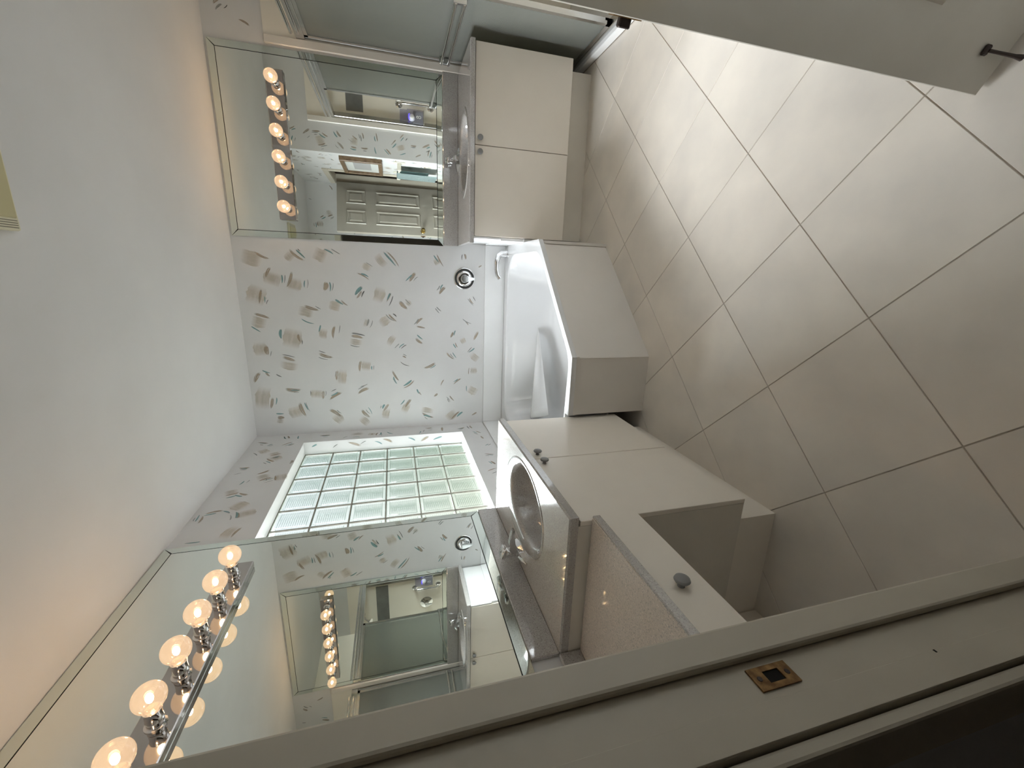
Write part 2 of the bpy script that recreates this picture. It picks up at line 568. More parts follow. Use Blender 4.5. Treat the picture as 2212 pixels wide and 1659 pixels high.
# ---- wallpaper print: flat brush strokes on the walls
INK = {'P': 0, 'b': 1, 't': 2, 'g': 3, 'd': 4}
INKS = ['ink_patch', 'ink_tan', 'ink_teal', 'ink_grey', 'ink_dark']
STROKES = """P 1.365 2.385 1.333 2.263 0.1062
b 1.392 2.302 1.347 2.206 0.0165
b 1.422 2.079 1.341 1.977 0.0189
d 1.424 2.022 1.406 2.003 0.0059
t 1.419 2.036 1.357 1.974 0.0118
P 1.389 2.104 1.348 2.059 0.0590
P 1.406 1.917 1.368 1.835 0.0944
t 1.430 1.849 1.394 1.781 0.0118
d 1.435 1.799 1.396 1.733 0.0059
P 1.412 1.481 1.328 1.412 0.0590
t 1.432 1.432 1.323 1.336 0.0142
b 1.438 1.413 1.313 1.313 0.0118
P 1.332 1.585 1.298 1.526 0.0472
g 1.347 1.561 1.315 1.510 0.0059
t 1.423 1.052 1.365 1.011 0.0094
b 1.434 1.030 1.331 0.971 0.0094
P 1.394 1.039 1.349 1.012 0.0472
d 1.440 0.823 1.390 0.826 0.0059
b 1.444 0.809 1.396 0.797 0.0165
b 1.341 0.694 1.360 0.663 0.0094
P 1.257 2.185 1.161 2.219 0.1121
b 1.291 2.211 1.212 2.251 0.0189
t 1.240 2.144 1.176 2.148 0.0106
d 1.241 2.122 1.176 2.132 0.0047
b 1.265 2.075 1.145 2.124 0.0212
P 1.220 2.056 1.126 2.080 0.0944
t 1.205 1.993 1.148 2.000 0.0083
g 1.215 1.975 1.142 1.986 0.0047
b 1.199 1.848 1.127 1.868 0.0354
t 1.199 1.826 1.123 1.828 0.0106
g 1.193 1.800 1.128 1.815 0.0059
b 1.269 1.633 1.213 1.536 0.0094
t 1.264 1.603 1.238 1.543 0.0118
t 1.269 1.219 1.215 1.274 0.0106
b 1.286 1.194 1.210 1.245 0.0260
g 1.255 1.174 1.216 1.212 0.0059
P 1.155 2.300 1.030 2.345 0.1298
b 1.133 2.287 1.023 2.312 0.0165
t 1.084 2.274 1.034 2.275 0.0071
d 1.059 2.248 1.024 2.264 0.0059
t 1.167 1.596 1.100 1.653 0.0260
b 1.138 1.601 1.076 1.645 0.0165
d 1.138 1.580 1.085 1.606 0.0094
P 1.165 1.462 1.052 1.497 0.0826
t 1.126 1.392 1.067 1.419 0.0118
d 1.106 1.370 1.019 1.408 0.0071
b 1.127 1.383 1.051 1.425 0.0094
g 1.192 1.005 1.150 1.034 0.0094
t 1.201 0.980 1.156 1.006 0.0106
b 1.179 0.961 1.118 1.012 0.0260
P 1.031 1.845 1.008 1.761 0.0708
t 1.069 1.797 1.029 1.736 0.0153
b 1.067 1.755 1.021 1.704 0.0106
b 1.063 1.326 0.998 1.262 0.0307
g 1.080 1.281 1.037 1.237 0.0094
P 1.065 1.275 1.030 1.235 0.0354
g 1.094 0.781 1.032 0.728 0.0071
b 1.100 0.767 1.044 0.726 0.0118
d 1.112 0.738 1.069 0.712 0.0047
b 1.020 2.018 0.982 1.909 0.0212
P 0.985 2.055 0.956 1.956 0.0708
g 1.018 1.940 0.992 1.896 0.0071
t 0.923 2.044 0.884 1.951 0.0083
g 1.012 1.047 0.967 1.010 0.0083
g 1.023 1.036 0.984 0.994 0.0094
b 0.958 2.356 0.920 2.248 0.0189
P 0.915 2.377 0.884 2.275 0.0826
t 0.866 2.384 0.820 2.321 0.0094
b 0.964 1.413 0.898 1.346 0.0142
d 0.964 1.379 0.937 1.350 0.0094
g 0.964 1.434 0.904 1.362 0.0094
P 0.878 1.478 0.929 1.406 0.0708
g 0.927 1.179 0.876 1.220 0.0094
b 0.932 1.143 0.876 1.200 0.0165
b 0.865 1.200 0.848 1.123 0.0142
g 0.928 0.825 0.884 0.740 0.0071
b 0.905 0.801 0.870 0.772 0.0094
t 0.876 1.912 0.818 1.930 0.0106
P 0.849 1.886 0.764 1.900 0.0590
b 0.871 1.811 0.763 1.829 0.0212
g 0.876 1.773 0.806 1.788 0.0059
t 0.845 2.186 0.768 2.191 0.0201
P 0.849 2.101 0.703 2.138 0.1298
b 0.808 2.073 0.744 2.065 0.0165
d 0.760 2.051 0.724 2.055 0.0059
P 0.924 1.574 0.861 1.594 0.0354
g 0.925 1.561 0.865 1.580 0.0142
g 0.914 1.533 0.849 1.560 0.0059
d 0.811 1.697 0.788 1.590 0.0094
b 0.789 1.703 0.769 1.606 0.0236
P 0.752 1.710 0.737 1.619 0.0472
g 0.720 1.713 0.703 1.636 0.0083
P 0.784 1.369 0.710 1.421 0.0472
g 0.724 1.336 0.684 1.376 0.0071
t 0.723 1.295 0.684 1.343 0.0083
d 0.714 1.279 0.678 1.327 0.0071
t 0.797 1.196 0.754 1.147 0.0106
b 0.768 1.208 0.721 1.148 0.0212
t 0.830 0.881 0.783 0.895 0.0106
b 0.818 0.900 0.766 0.924 0.0189
b 0.823 0.688 0.740 0.729 0.0212
t 0.718 0.901 0.676 0.874 0.0094
b 0.730 0.883 0.682 0.860 0.0094
P 0.762 0.830 0.720 0.807 0.0472
P 0.746 2.342 0.642 2.337 0.0944
b 0.720 2.299 0.646 2.293 0.0330
g 0.682 2.266 0.635 2.280 0.0059
d 0.651 2.203 0.625 2.106 0.0059
b 0.633 2.200 0.598 2.107 0.0236
P 0.581 2.219 0.553 2.098 0.0590
d 0.677 1.943 0.656 1.890 0.0059
b 0.655 1.945 0.620 1.837 0.0236
g 0.627 1.949 0.604 1.874 0.0071
b 0.650 0.960 0.581 0.886 0.0142
t 0.645 0.907 0.592 0.872 0.0071
g 0.636 0.928 0.593 0.890 0.0059
t 0.680 0.716 0.639 0.774 0.0106
d 0.686 0.741 0.639 0.782 0.0059
P 0.629 0.748 0.573 0.683 0.0590
g 0.637 1.312 0.617 1.279 0.0059
b 0.620 1.318 0.602 1.285 0.0118
d 0.576 1.336 0.536 1.256 0.0059
b 0.560 1.048 0.515 1.152 0.0212
t 0.542 1.045 0.510 1.101 0.0071
b 0.592 1.637 0.495 1.653 0.0212
P 0.585 1.592 0.506 1.603 0.0708
t 0.545 1.557 0.510 1.557 0.0094
g 0.550 1.541 0.509 1.544 0.0047
t 0.534 2.348 0.510 2.291 0.0094
b 0.518 2.363 0.433 2.410 0.0283
b 0.522 2.325 0.483 2.296 0.0142
d 0.500 2.256 0.475 2.216 0.0083
b 0.518 1.814 0.427 1.830 0.0189
g 0.512 1.829 0.462 1.840 0.0059
P 0.522 1.775 0.397 1.794 0.0649
b 0.505 1.402 0.408 1.348 0.0165
t 0.452 1.393 0.385 1.365 0.0118
g 0.434 1.402 0.388 1.376 0.0047
P 0.509 0.727 0.447 0.726 0.0590
b 0.510 0.763 0.442 0.769 0.0083
t 0.417 1.246 0.365 1.321 0.0165
b 0.416 1.225 0.345 1.327 0.0118
b 0.416 0.830 0.360 0.902 0.0118
t 0.412 0.860 0.385 0.902 0.0071
b 0.413 0.979 0.352 1.010 0.0094
d 0.397 1.595 0.376 1.660 0.0047
g 0.381 1.623 0.351 1.676 0.0083
b 0.359 1.586 0.310 1.680 0.0236
b 0.380 2.206 0.371 2.088 0.0283
t 0.364 2.168 0.358 2.099 0.0071
g 0.349 2.150 0.347 2.105 0.0047
d 0.363 1.835 0.342 1.878 0.0059
t 0.340 1.824 0.308 1.885 0.0106
b 0.333 1.795 0.270 1.896 0.0236
P 0.402 2.341 0.225 2.374 0.1062
b 0.316 2.297 0.221 2.321 0.0212
t 0.315 2.270 0.253 2.282 0.0083
d 0.360 2.027 0.315 2.031 0.0047
P 0.364 1.978 0.295 1.984 0.0826
b 0.356 1.933 0.279 1.942 0.0212
g 0.355 1.916 0.304 1.922 0.0047
t 0.336 1.208 0.292 1.190 0.0130
b 0.311 1.189 0.279 1.169 0.0094
t 0.349 0.787 0.292 0.784 0.0071
P 0.326 0.769 0.279 0.693 0.0708
b 0.291 1.034 0.262 1.070 0.0165
t 0.247 1.310 0.202 1.349 0.0094
b 0.252 1.256 0.175 1.310 0.0236
P 0.216 1.275 0.132 1.323 0.0590
g 0.257 0.963 0.204 0.927 0.0059
d 0.241 0.951 0.202 0.933 0.0059
b 0.268 0.935 0.212 0.891 0.0106
b 0.267 2.113 0.142 2.073 0.0283
P 0.237 2.156 0.138 2.134 0.0944
t 0.265 2.078 0.194 2.053 0.0094
g 0.270 2.067 0.179 2.039 0.0047
t 0.215 1.472 0.175 1.491 0.0165
d 0.208 1.501 0.180 1.510 0.0047
b 0.219 1.439 0.154 1.486 0.0189
P 0.182 1.449 0.086 1.469 0.0590
t 0.183 2.289 0.179 2.230 0.0106
b 0.150 2.282 0.146 2.228 0.0260
P 0.124 2.290 0.115 2.241 0.0354
b 0.194 1.901 0.126 1.815 0.0283
g 0.188 1.847 0.153 1.810 0.0071
P 0.142 1.872 0.076 1.812 0.0708
b 0.180 1.656 0.105 1.589 0.0260
g 0.181 1.623 0.136 1.587 0.0059
t 0.198 1.606 0.129 1.576 0.0059
P 0.111 1.671 0.044 1.608 0.0590
t 0.110 0.817 0.062 0.873 0.0165
b 0.120 0.842 0.043 0.924 0.0142
P 0.054 0.964 0.123 0.879 0.0708
b 0.127 1.175 0.072 1.065 0.0165
t 0.097 1.161 0.073 1.091 0.0130
d 0.083 1.150 0.060 1.121 0.0047
P 0.152 1.177 0.126 1.073 0.0472
b 0.100 0.692 0.071 0.742 0.0142"""


def print_mesh(name, strokes, fn, parent, lift=.0004):
    """strokes: (kind, a0, b0, a1, b1, width) in the wall's own 2-d frame; fn maps (a, b, lift) to the room"""
    vs_, fs, mi, uvs = [], [], [], []
    rnd = random.Random(7)
    for n_, (kd, a0, b0, a1, b1, w) in enumerate(strokes):
        A, Bv = Vector((a0, b0)), Vector((a1, b1))
        d = Bv - A
        Ln = d.length
        if Ln < 1e-4:
            continue
        d = d / Ln
        nrm = Vector((-d.y, d.x))
        bow = rnd.uniform(-.10, .10) * Ln
        S_ = 8
        base = len(vs_)
        ou = rnd.randrange(40) * 3.0
        lf = lift + (n_ % 7) * .00003 + INK[kd] * .00022
        for s in range(S_ + 1):
            t_ = s / S_
            c = A + d * Ln * t_ + nrm * bow * (4 * t_ * (1 - t_))
            if kd == 'P':
                hw = w * .5 * (.80 + .2 * math.sin(math.pi * t_)) * rnd.uniform(.88, 1.06)
                c = c + d * rnd.uniform(-.004, .004)
            else:
                hw = w * .5 * (math.sin(math.pi * min(1, .06 + t_ * .94)) ** .6 * (.75 + .35 * (1 - t_)) + .04)
            for sd in (-1, 1):
                p = c + nrm * hw * sd
                vs_.append(fn(p.x, p.y, lf))
                uvs.append((ou + t_, ou + (sd + 1) * .5))
        for s in range(S_):
            i0 = base + 2 * s
            fs.append((i0, i0 + 2, i0 + 3, i0 + 1))
            mi.append(INK[kd])
    me = bpy.data.meshes.new(name)
    me.from_pydata([tuple(v) for v in vs_], [], fs)
    uvl = me.uv_layers.new(name='UVMap')
    for lp in me.loops:
        uvl.data[lp.index].uv = uvs[lp.vertex_index]
    for q in INKS:
        me.materials.append(MATS[q])
    me.polygons.foreach_set('material_index', mi)
    o = link(name, me, INKS, parent)
    o['kind'] = 'stuff'
    o['label'] = 'printed beige, teal and dark brush strokes of the wallpaper'
    return o


def scatter(a0, a1, b0, b1, seed, holes=(), step=.195):
    rnd = random.Random(seed)
    out = []
    nb = max(1, int((b1 - b0) / step))
    na = max(1, int((a1 - a0) / step))
    for i in range(na):
        for j in range(nb):
            ca = a0 + (i + .5 + rnd.uniform(-.33, .33)) * (a1 - a0) / na
            cb = b0 + (j + .5 + rnd.uniform(-.33, .33)) * (b1 - b0) / nb
            if any(h0 - .03 < ca < h1 + .03 and g0 - .03 < cb < g1 + .03 for h0, h1, g0, g1 in holes):
                continue
            an = rnd.uniform(0, math.pi)
            d = Vector((math.cos(an), math.sin(an)))
            nn = Vector((-d.y, d.x))
            C0 = Vector((ca, cb))
            items = []
            if rnd.random() < .75:
                items.append(('P', C0 - nn * .02, rnd.uniform(.06, .11), rnd.uniform(.05, .085)))
            if rnd.random() < .85:
                items.append(('b', C0 + nn * rnd.uniform(.01, .03), rnd.uniform(.06, .10), rnd.uniform(.010, .02)))
            if rnd.random() < .8:
                items.append((rnd.choice('tttg'), C0 + nn * rnd.uniform(.03, .05) + d * rnd.uniform(-.02, .02), rnd.uniform(.045, .075), rnd.uniform(.007, .013)))
            if rnd.random() < .6:
                items.append((rnd.choice('ddg'), C0 + nn * rnd.uniform(.05, .065) + d * rnd.uniform(-.02, .02), rnd.uniform(.03, .06), rnd.uniform(.004, .007)))
            for kd, c, ln, w in items:
                p, q_ = c - d * ln / 2, c + d * ln / 2
                if min(p.x, q_.x) - w < a0 or max(p.x, q_.x) + w > a1 or min(p.y, q_.y) - w < b0 or max(p.y, q_.y) + w > b1:
                    continue
                out.append((kd, p.x, p.y, q_.x, q_.y, w))
    return out


st = []
for ln in STROKES.split('\n'):
    t = ln.split()
    if len(t) == 6:
        st.append((t[0], *map(float, t[1:])))
st += scatter(2.73, 3.48, 2.11, 2.43, 3, step=.16)
print_mesh('wallpaper_print', st, lambda a, b_, l: (a, -l, b_), wall_back)
st = scatter(-3.08, -.01, .66, 2.43, 11, holes=[(WY0, WY1, WZ0, WZ1), (-3.1, -1.42, .5, 2.45)], step=.135)
print_mesh('wallpaper_print', st, lambda a, b_, l: (l, a, b_), wall_left)
st = scatter(-.09, -.002, WZ0 + .02, WZ1 - .02, 5, step=.10)
st = [('t', -.03, 1.02, -.055, 1.10, .014), ('b', -.02, 1.13, -.06, 1.20, .02), ('t', -.05, 1.24, -.02, 1.30, .012), ('b', -.05, 1.42, -.015, 1.50, .018),
      ('t', -.06, 1.50, -.03, 1.56, .010), ('d', -.02, 1.62, -.05, 1.67, .005), ('b', -.06, 1.66, -.02, 1.76, .02), ('d', -.03, 1.83, -.06, 1.87, .005), ('t', -.02, 1.98, -.04, 2.02, .012)]
print_mesh('wallpaper_print', st, lambda a, b_, l: (a, WY1 - l, b_), wall_left)
st = scatter(XR + .01, 2.668, .1, 2.43, 21, step=.115)
print_mesh('wallpaper_print', st, lambda a, b_, l: (a, YE + l, b_), wall_end)
st = scatter(-2.22, YE - .01, .1, 2.43, 31, step=.15) + scatter(-3.09, -2.27, 2.13, 2.43, 32, step=.15)
print_mesh('wallpaper_print', st, lambda a, b_, l: (XR - l, a, b_), wall_right)
st = scatter(JR + .09, XR - .01, .1, 2.43, 41, step=.18) + scatter(.02, JR + .08, 2.14, 2.43, 42, step=.15)
print_mesh('wallpaper_print', st, lambda a, b_, l: (a, YF + l, b_), wall_front)

# ---- glass block window
win = bpy.data.objects.new('window_1', None); COL.objects.link(win)
win.location = (-.13, (WY0 + WY1) / 2, WZ0)
ORIGIN['window_1'] = Vector(win.location)
struct(win, 'glass block window of six by six ribbed blocks')
NB = 6
py_, pz_ = (WY1 - WY0) / NB, (WZ1 - WZ0) / NB
XF = -.0945
hw, hh = py_ / 2 - .0036, pz_ / 2 - .0036
# one block: border frame, sunk ribbed field, on both faces
ys = [-hw, -hw + .004, -hw + .016, -hw + .022, 0, hw - .022, hw - .016, hw - .004, hw]
zs = [-hh, -hh + .004, -hh + .016, -hh + .022]
nr = 13
z_in0, z_in1 = -hh + .022, hh - .022
for r in range(nr):
    for q in (.25, .5, .75, 1.0):
        zs.append(z_in0 + (z_in1 - z_in0) * (r + q) / nr)
zs += [hh - .016, hh - .004, hh]


def relief(y, z):
    ey, ez = hw - abs(y), hh - abs(z)
    e_ = min(ey, ez)
    if e_ < .001:
        return .004
    if e_ < .010:
        return .0
    if e_ < .018:
        return .001
    if e_ < .0225:
        return .007
    t_ = (z - z_in0) / (z_in1 - z_in0) * nr
    return .008 - .0075 * (1 - math.cos(2 * math.pi * t_)) * .5


bm = bmesh.new()
fr = [[bm.verts.new((-relief(y, z), y, z)) for z in zs] for y in ys]
bk = [[bm.verts.new((-.022 + relief(y, z) * .5, y, z)) for z in zs] for y in ys]
for a_ in range(len(ys) - 1):
    for b_ in range(len(zs) - 1):
        bm.faces.new((fr[a_][b_], fr[a_ + 1][b_], fr[a_ + 1][b_ + 1], fr[a_][b_ + 1]))
        bm.faces.new((bk[a_][b_], bk[a_][b_ + 1], bk[a_ + 1][b_ + 1], bk[a_ + 1][b_]))
rim_f = [fr[a_][0] for a_ in range(len(ys))] + [fr[-1][b_] for b_ in range(1, len(zs))] + [fr[a_][-1] for a_ in range(len(ys) - 2, -1, -1)] + [fr[0][b_] for b_ in range(len(zs) - 2, 0, -1)]
rim_b = [bk[a_][0] for a_ in range(len(ys))] + [bk[-1][b_] for b_ in range(1, len(zs))] + [bk[a_][-1] for a_ in range(len(ys) - 2, -1, -1)] + [bk[0][b_] for b_ in range(len(zs) - 2, 0, -1)]
for a_ in range(len(rim_f)):
    b_ = (a_ + 1) % len(rim_f)
    bm.faces.new((rim_f[b_], rim_f[a_], rim_b[a_], rim_b[b_]))
bmesh.ops.recalc_face_normals(bm, faces=bm.faces[:])
block_me = bpy.data.meshes.new('glass_block')
bm.to_mesh(block_me); bm.free()
block_me.materials.append(MATS['glass_block'])
for a_ in range(NB):
    for b_ in range(NB):
        o = bpy.data.objects.new('glass_block', block_me)
        COL.objects.link(o); o.parent = win
        o.location = Vector((XF, WY1 - (a_ + .5) * py_, WZ0 + (b_ + .5) * pz_)) - ORIGIN['window_1']
for a_ in range(NB + 1):
    y = WY1 - a_ * py_
    box('mortar_joint', XF - .012, XF - .004, max(WY0, y - .0034), min(WY1, y + .0034), WZ0, WZ1, 'mortar', win)
for b_ in range(NB + 1):
    z = WZ0 + b_ * pz_
    for a_ in range(NB):
        box('mortar_joint', XF - .0115, XF - .0045, WY1 - (a_ + 1) * py_ + .0034, WY1 - a_ * py_ - .0034, max(WZ0, z - .0034), min(WZ1, z + .0034), 'mortar', win)
box('window_sill', XF + .002, .004, WY0 + .001, WY1 - .001, WZ0, WZ0 + .004, 'surround_white', win)

# ---- entry doorway: jamb, stop, casings, strike plate
jl = struct(box('door_jamb_left', JL - .018, JL, -3.213, YF - .001, 0, 2.06, 'trim_paint', bevel=.001), 'painted door jamb with brass strike plate')
jl.name = 'trim_4'
ORIGIN['trim_4'] = Vector((0, 0, 0))
box('door_stop', JL, JL + .012, -3.132, -3.088, 0, 2.05, 'trim_paint', jl, bevel=.004, seg=2)
box('jamb_face', JL, JL + .0014, -3.2125, -3.177, 0, 2.05, 'trim_paint', jl, bevel=.0006)
box('room_casing', JL - .078, JL - .003, YF, -3.084, 0, 2.12, 'trim_paint', jl, bevel=.004, seg=2)
box('hall_casing', JL - .070, JL - .004, -3.232, -3.2155, 0, 2.12, 'trim_paint', jl, bevel=.004, seg=2)
# strike plate with latch hole
sp0, sp1, sz0, sz1 = -3.168, -3.141, .925, .982
hy0, hy1, hz0, hz1 = -3.1615, -3.1475, .941, .964
bm = bmesh.new()
for b_ in ((JL, JL + .0022, sp0, hy0, sz0, sz1), (JL, JL + .0022, hy1, sp1, sz0, sz1), (JL, JL + .0022, hy0, hy1, sz0, hz0), (JL, JL + .0022, hy0, hy1, hz1, sz1)):
    add_box(bm, *b_)
spl = from_bm('strike_plate', bm, 'aged_brass', jl)
spl['label'] = 'aged brass strike plate'
box('latch_hole', JL, JL + .0006, hy0, hy1, hz0, hz1, 'black_hole', spl)
for z in (.9325, .9735):
    lathe('screw', [(.0, .0026), (.003, .0026), (.0036, .002), (.0036, 0)], (JL, -3.1545, z), (1, 0, 0), 'dark_metal', spl, 12)
box('nick', JL + .0002, JL + .0018, -3.181, -3.177, .716, .7185, 'black_hole', jl)
jr = struct(box('trim_5', JR, JR + .018, -3.213, YF - .001, 0, 2.06, 'trim_paint', bevel=.001), 'plain painted jamb on the hinge side of the doorway')
box('door_stop', JR - .012, JR, -3.132, -3.088, 0, 2.05, 'trim_paint', jr, bevel=.004, seg=2)
box('room_casing', JR + .003, JR + .070, YF, -3.084, 0, 2.12, 'trim_paint', jr, bevel=.004, seg=2)
box('hall_casing', JR + .004, JR + .070, -3.232, -3.2155, 0, 2.12, 'trim_paint', jr, bevel=.004, seg=2)
hd = struct(box('trim_6', JL, JR, -3.213, YF - .001, 2.042, 2.06, 'trim_paint'), 'door head above the entry doorway')
box('room_casing', JL - .003, JR + .003, YF, -3.084, 2.05, 2.12, 'trim_paint', hd, bevel=.004, seg=2)
box('hall_casing', JL - .004, JR + .004, -3.232, -3.2155, 2.05, 2.12, 'trim_paint', hd, bevel=.004, seg=2)

# ---- casing of the second doorway in the right wall
cs = struct(boxes('trim_7', [(XR, XR + .1, DY1, DY1 + .018, 0, 2.06), (XR, XR + .1, DY0 - .018, DY0, 0, 2.06), (XR, XR + .1, DY0, DY1, 2.042, 2.06)], 'trim_paint'),
            'grey painted frame of the panelled door')
box('casing', XR - .016, XR, DY1, DY1 + .065, 0, 2.045, 'trim_paint', cs, bevel=.005, seg=2)
box('casing', XR - .016, XR, DY0 - .03, DY1 + .065, 2.045, 2.11, 'trim_paint', cs, bevel=.005, seg=2)
box('casing', XR - .022, XR - .014, DY1 + .045, DY1 + .062, 0, 2.05, 'trim_paint', cs, bevel=.003)

# ---- six-panel door standing ajar
FE = Vector((1.745, -2.644)); HG = Vector((2.393, -3.0))
du = (FE - HG); DW = du.length; du.normalize()
dn = Vector((du.y, -du.x))
if dn.dot(Vector((CAM_POS[0], CAM_POS[1])) - FE) < 0:
    dn = -dn                    # dn points to the hall side face
DT = .035
# local frame: a along the door from the hinge, d depth (0 = hall-side face, +DT = other face), z up
DM = Matrix(((du.x, -dn.x, 0, HG.x), (du.y, -dn.y, 0, HG.y), (0, 0, 1, 0), (0, 0, 0, 1)))
dr = bpy.data.objects.new('door_1', None); COL.objects.link(dr); dr.location = (HG.x, HG.y, 0)
ORIGIN['door_1'] = Vector(dr.location)
struct(dr, 'grey-white six panel door standing ajar with brass knob')
slab = box('door_leaf', 0, DW, 0, DT, .012, 2.032, 'door_paint', dr, xf=DM, bevel=.0015)
cols = [(.12, DW / 2 - .05), (DW / 2 + .05, DW - .12)]
rows = [(.28, .80), (.97, 1.55), (1.67, 1.92)]
for (a0, a1) in cols:
    for (z0, z1) in rows:
        for side in (0, 1):
            bm = bmesh.new()
            s = -1 if side == 0 else 1
            d0 = 0 if side == 0 else DT
            lv = [(0, 0.0), (.008, .010), (.024, .0015), (.040, .0015), (.052, .009)]
            rg = []
            for ins, hgt in lv:
                rg.append([bm.verts.new((x, d0 + s * hgt, z)) for x, z in ((a0 + ins, z0 + ins), (a1 - ins, z0 + ins), (a1 - ins, z1 - ins), (a0 + ins, z1 - ins))])
            for p, q in zip(rg, rg[1:]):
                for i in range(4):
                    j = (i + 1) % 4
                    bm.faces.new((p[i], p[j], q[j], q[i]))
            bm.faces.new(rg[-1])
            bmesh.ops.recalc_face_normals(bm, faces=bm.faces[:])
            bmesh.ops.transform(bm, matrix=DM, verts=bm.verts[:])
            from_bm('door_panel', bm, 'door_paint', dr)
lt = box('latch_plate', DW, DW + .0015, .006, .029, .918, .975, 'aged_brass', dr, xf=DM)
box('latch_bolt', DW, DW + .016, .010, .024, .935, .958, 'dark_metal', lt, xf=DM, bevel=.002)
for s, d0 in ((-1, 0), (1, DT)):
    p = DM @ Vector((DW - .065, d0, .945))
    dv = Vector((-dn.x, -dn.y, 0)) * s
    kb = lathe('knob', [(.0, .055), (.014, .0545), (.024, .048), (.0265, .038), (.022, .028), (.012, .022), (.0105, .006)], p, dv, 'brass', dr, 24)
    lathe('rosette', [(.0, .009), (.022, .008), (.030, .004), (.032, 0)], p, dv, 'brass', kb, 24)
# kick-down holder low on the hall face
hp = DM @ Vector((DW - .076, 0, .085))
hv = Vector((dn.x, dn.y, 0))
hb = box('door_holder', DW - .086, DW - .066, -.009, 0, .080, .096, 'dark_metal', dr, xf=DM, bevel=.003)
tube('holder_arm', [hp + hv * .008, hp + hv * .016 + Vector((0, 0, -.02)), hp + hv * .028 + Vector((0, 0, -.055)), hp + hv * .034 + Vector((0, 0, -.072))], [.0035, .0035, .004, .0065], 'dark_metal', hb)

# ================================================================== THINGS
def mushroom(p, d, parent, mat='knob_grey', s=1.0):
    return lathe('knob', [(0, .024 * s), (.010 * s, .0235 * s), (.0165 * s, .0205 * s), (.0185 * s, .016 * s), (.016 * s, .0125 * s), (.008 * s, .010 * s), (.0065 * s, .004 * s), (.0085 * s, 0)], p, d, mat, parent, 20)


# ---- bathtub with cut corner
VX = 1.517                     # tub end beside the far vanity
tub_poly = [(0.0, 0.0), (VX, 0.0), (VX, -.829), (.882, -1.462), (.556, -1.462), (.556, -1.416), (0.0, -1.416)]
tub = thing('bathtub', 'white corner soaking tub with cut-off front corner and beige apron', 'bathtub', (.8, -.75, 0))
ZR = .4715


def rounded(poly, rads, n=7):
    out = []
    m_ = len(poly)
    for i in range(m_):
        p0, p1, p2 = Vector(poly[i - 1]), Vector(poly[i]), Vector(poly[(i + 1) % m_])
        a_, b_ = (p0 - p1).normalized(), (p2 - p1).normalized()
        ang = a_.angle(b_)
        t_ = rads[i] / math.tan(ang / 2)
        s_, e_ = p1 + a_ * t_, p1 + b_ * t_
        c_ = p1 + (a_ + b_).normalized() * (rads[i] / math.sin(ang / 2))
        a0 = math.atan2(s_.y - c_.y, s_.x - c_.x)
        a1 = math.atan2(e_.y - c_.y, e_.x - c_.x)
        d_ = (a1 - a0 + math.pi) % (2 * math.pi) - math.pi
        for k in range(n + 1):
            an = a0 + d_ * k / n
            out.append(Vector((c_.x + rads[i] * math.cos(an), c_.y + rads[i] * math.sin(an))))
    return out


inner = rounded([(.09, -.105), (1.445, -.105), (1.445, -.846), (.868, -1.423), (.09, -1.38)], [.16, .20, .22, .16, .18])
cen = sum(inner, Vector((0, 0))) / len(inner)
bm = bmesh.new()
ov = [bm.verts.new((x, y, ZR)) for x, y in tub_poly]
oe = [bm.edges.new((ov[i], ov[(i + 1) % len(ov)])) for i in range(len(ov))]
iv = [bm.verts.new((p.x, p.y, ZR)) for p in inner]
ie = [bm.edges.new((iv[i], iv[(i + 1) % len(iv)])) for i in range(len(iv))]
bmesh.ops.triangle_fill(bm, use_beauty=True, use_dissolve=False, edges=oe + ie)
# skirt of the rim
lv = [bm.verts.new((x, y, ZR - .028)) for x, y in tub_poly]
for i in range(len(ov)):
    j = (i + 1) % len(ov)
    bm.faces.new((lv[i], lv[j], ov[j], ov[i]))
bmesh.ops.recalc_face_normals(bm, faces=bm.faces[:])
from_bm('rim', bm, 'tub_white', tub)
bm = bmesh.new()
prev = None
for (s, z) in ((1.0, ZR), (.992, ZR - .004), (.982, ZR - .016), (.955, ZR - .10), (.90, .20), (.86, .14), (.78, .105), (.60, .095), (.3, .09)):
    ring = [bm.verts.new((cen.x + (p.x - cen.x) * s, cen.y + (p.y - cen.y) * s, z)) for p in inner]
    if prev:
        for i in range(len(ring)):
            j = (i + 1) % len(ring)
            bm.faces.new((prev[i], prev[j], ring[j], ring[i]))
    prev = ring
bm.faces.new(prev)
bmesh.ops.recalc_face_normals(bm, faces=bm.faces[:])
bmesh.ops.reverse_faces(bm, faces=bm.faces[:])
from_bm('basin', bm, 'tub_white', tub, smooth=True)
# moulded arm rest running out of the head end
bm = bmesh.new()
rings = []
A0, A1 = Vector((.86, -.17, .27)), Vector((.20, -.50, .40))
for s in range(13):
    t_ = s / 12
    c_ = A0 + (A1 - A0) * t_
    rd = .005 + .11 * t_
    d_ = (A1 - A0).normalized()
    sd = d_.cross(Vector((0, 0, 1))).normalized()
    rings.append([bm.verts.new(c_ + sd * rd * math.cos(math.pi * k / 8) * 1.1 + Vector((0, 0, 1)) * (rd * .9 * math.sin(math.pi * k / 8) - .06 - .09 * t_)) for k in range(9)])
for a_, b_ in zip(rings, rings[1:]):
    for k in range(8):
        bm.faces.new((a_[k], a_[k + 1], b_[k + 1], b_[k]))
bm.faces.new(rings[-1])
bmesh.ops.recalc_face_normals(bm, faces=bm.faces[:])
from_bm('arm_rest', bm, 'tub_white', tub, smooth=True)


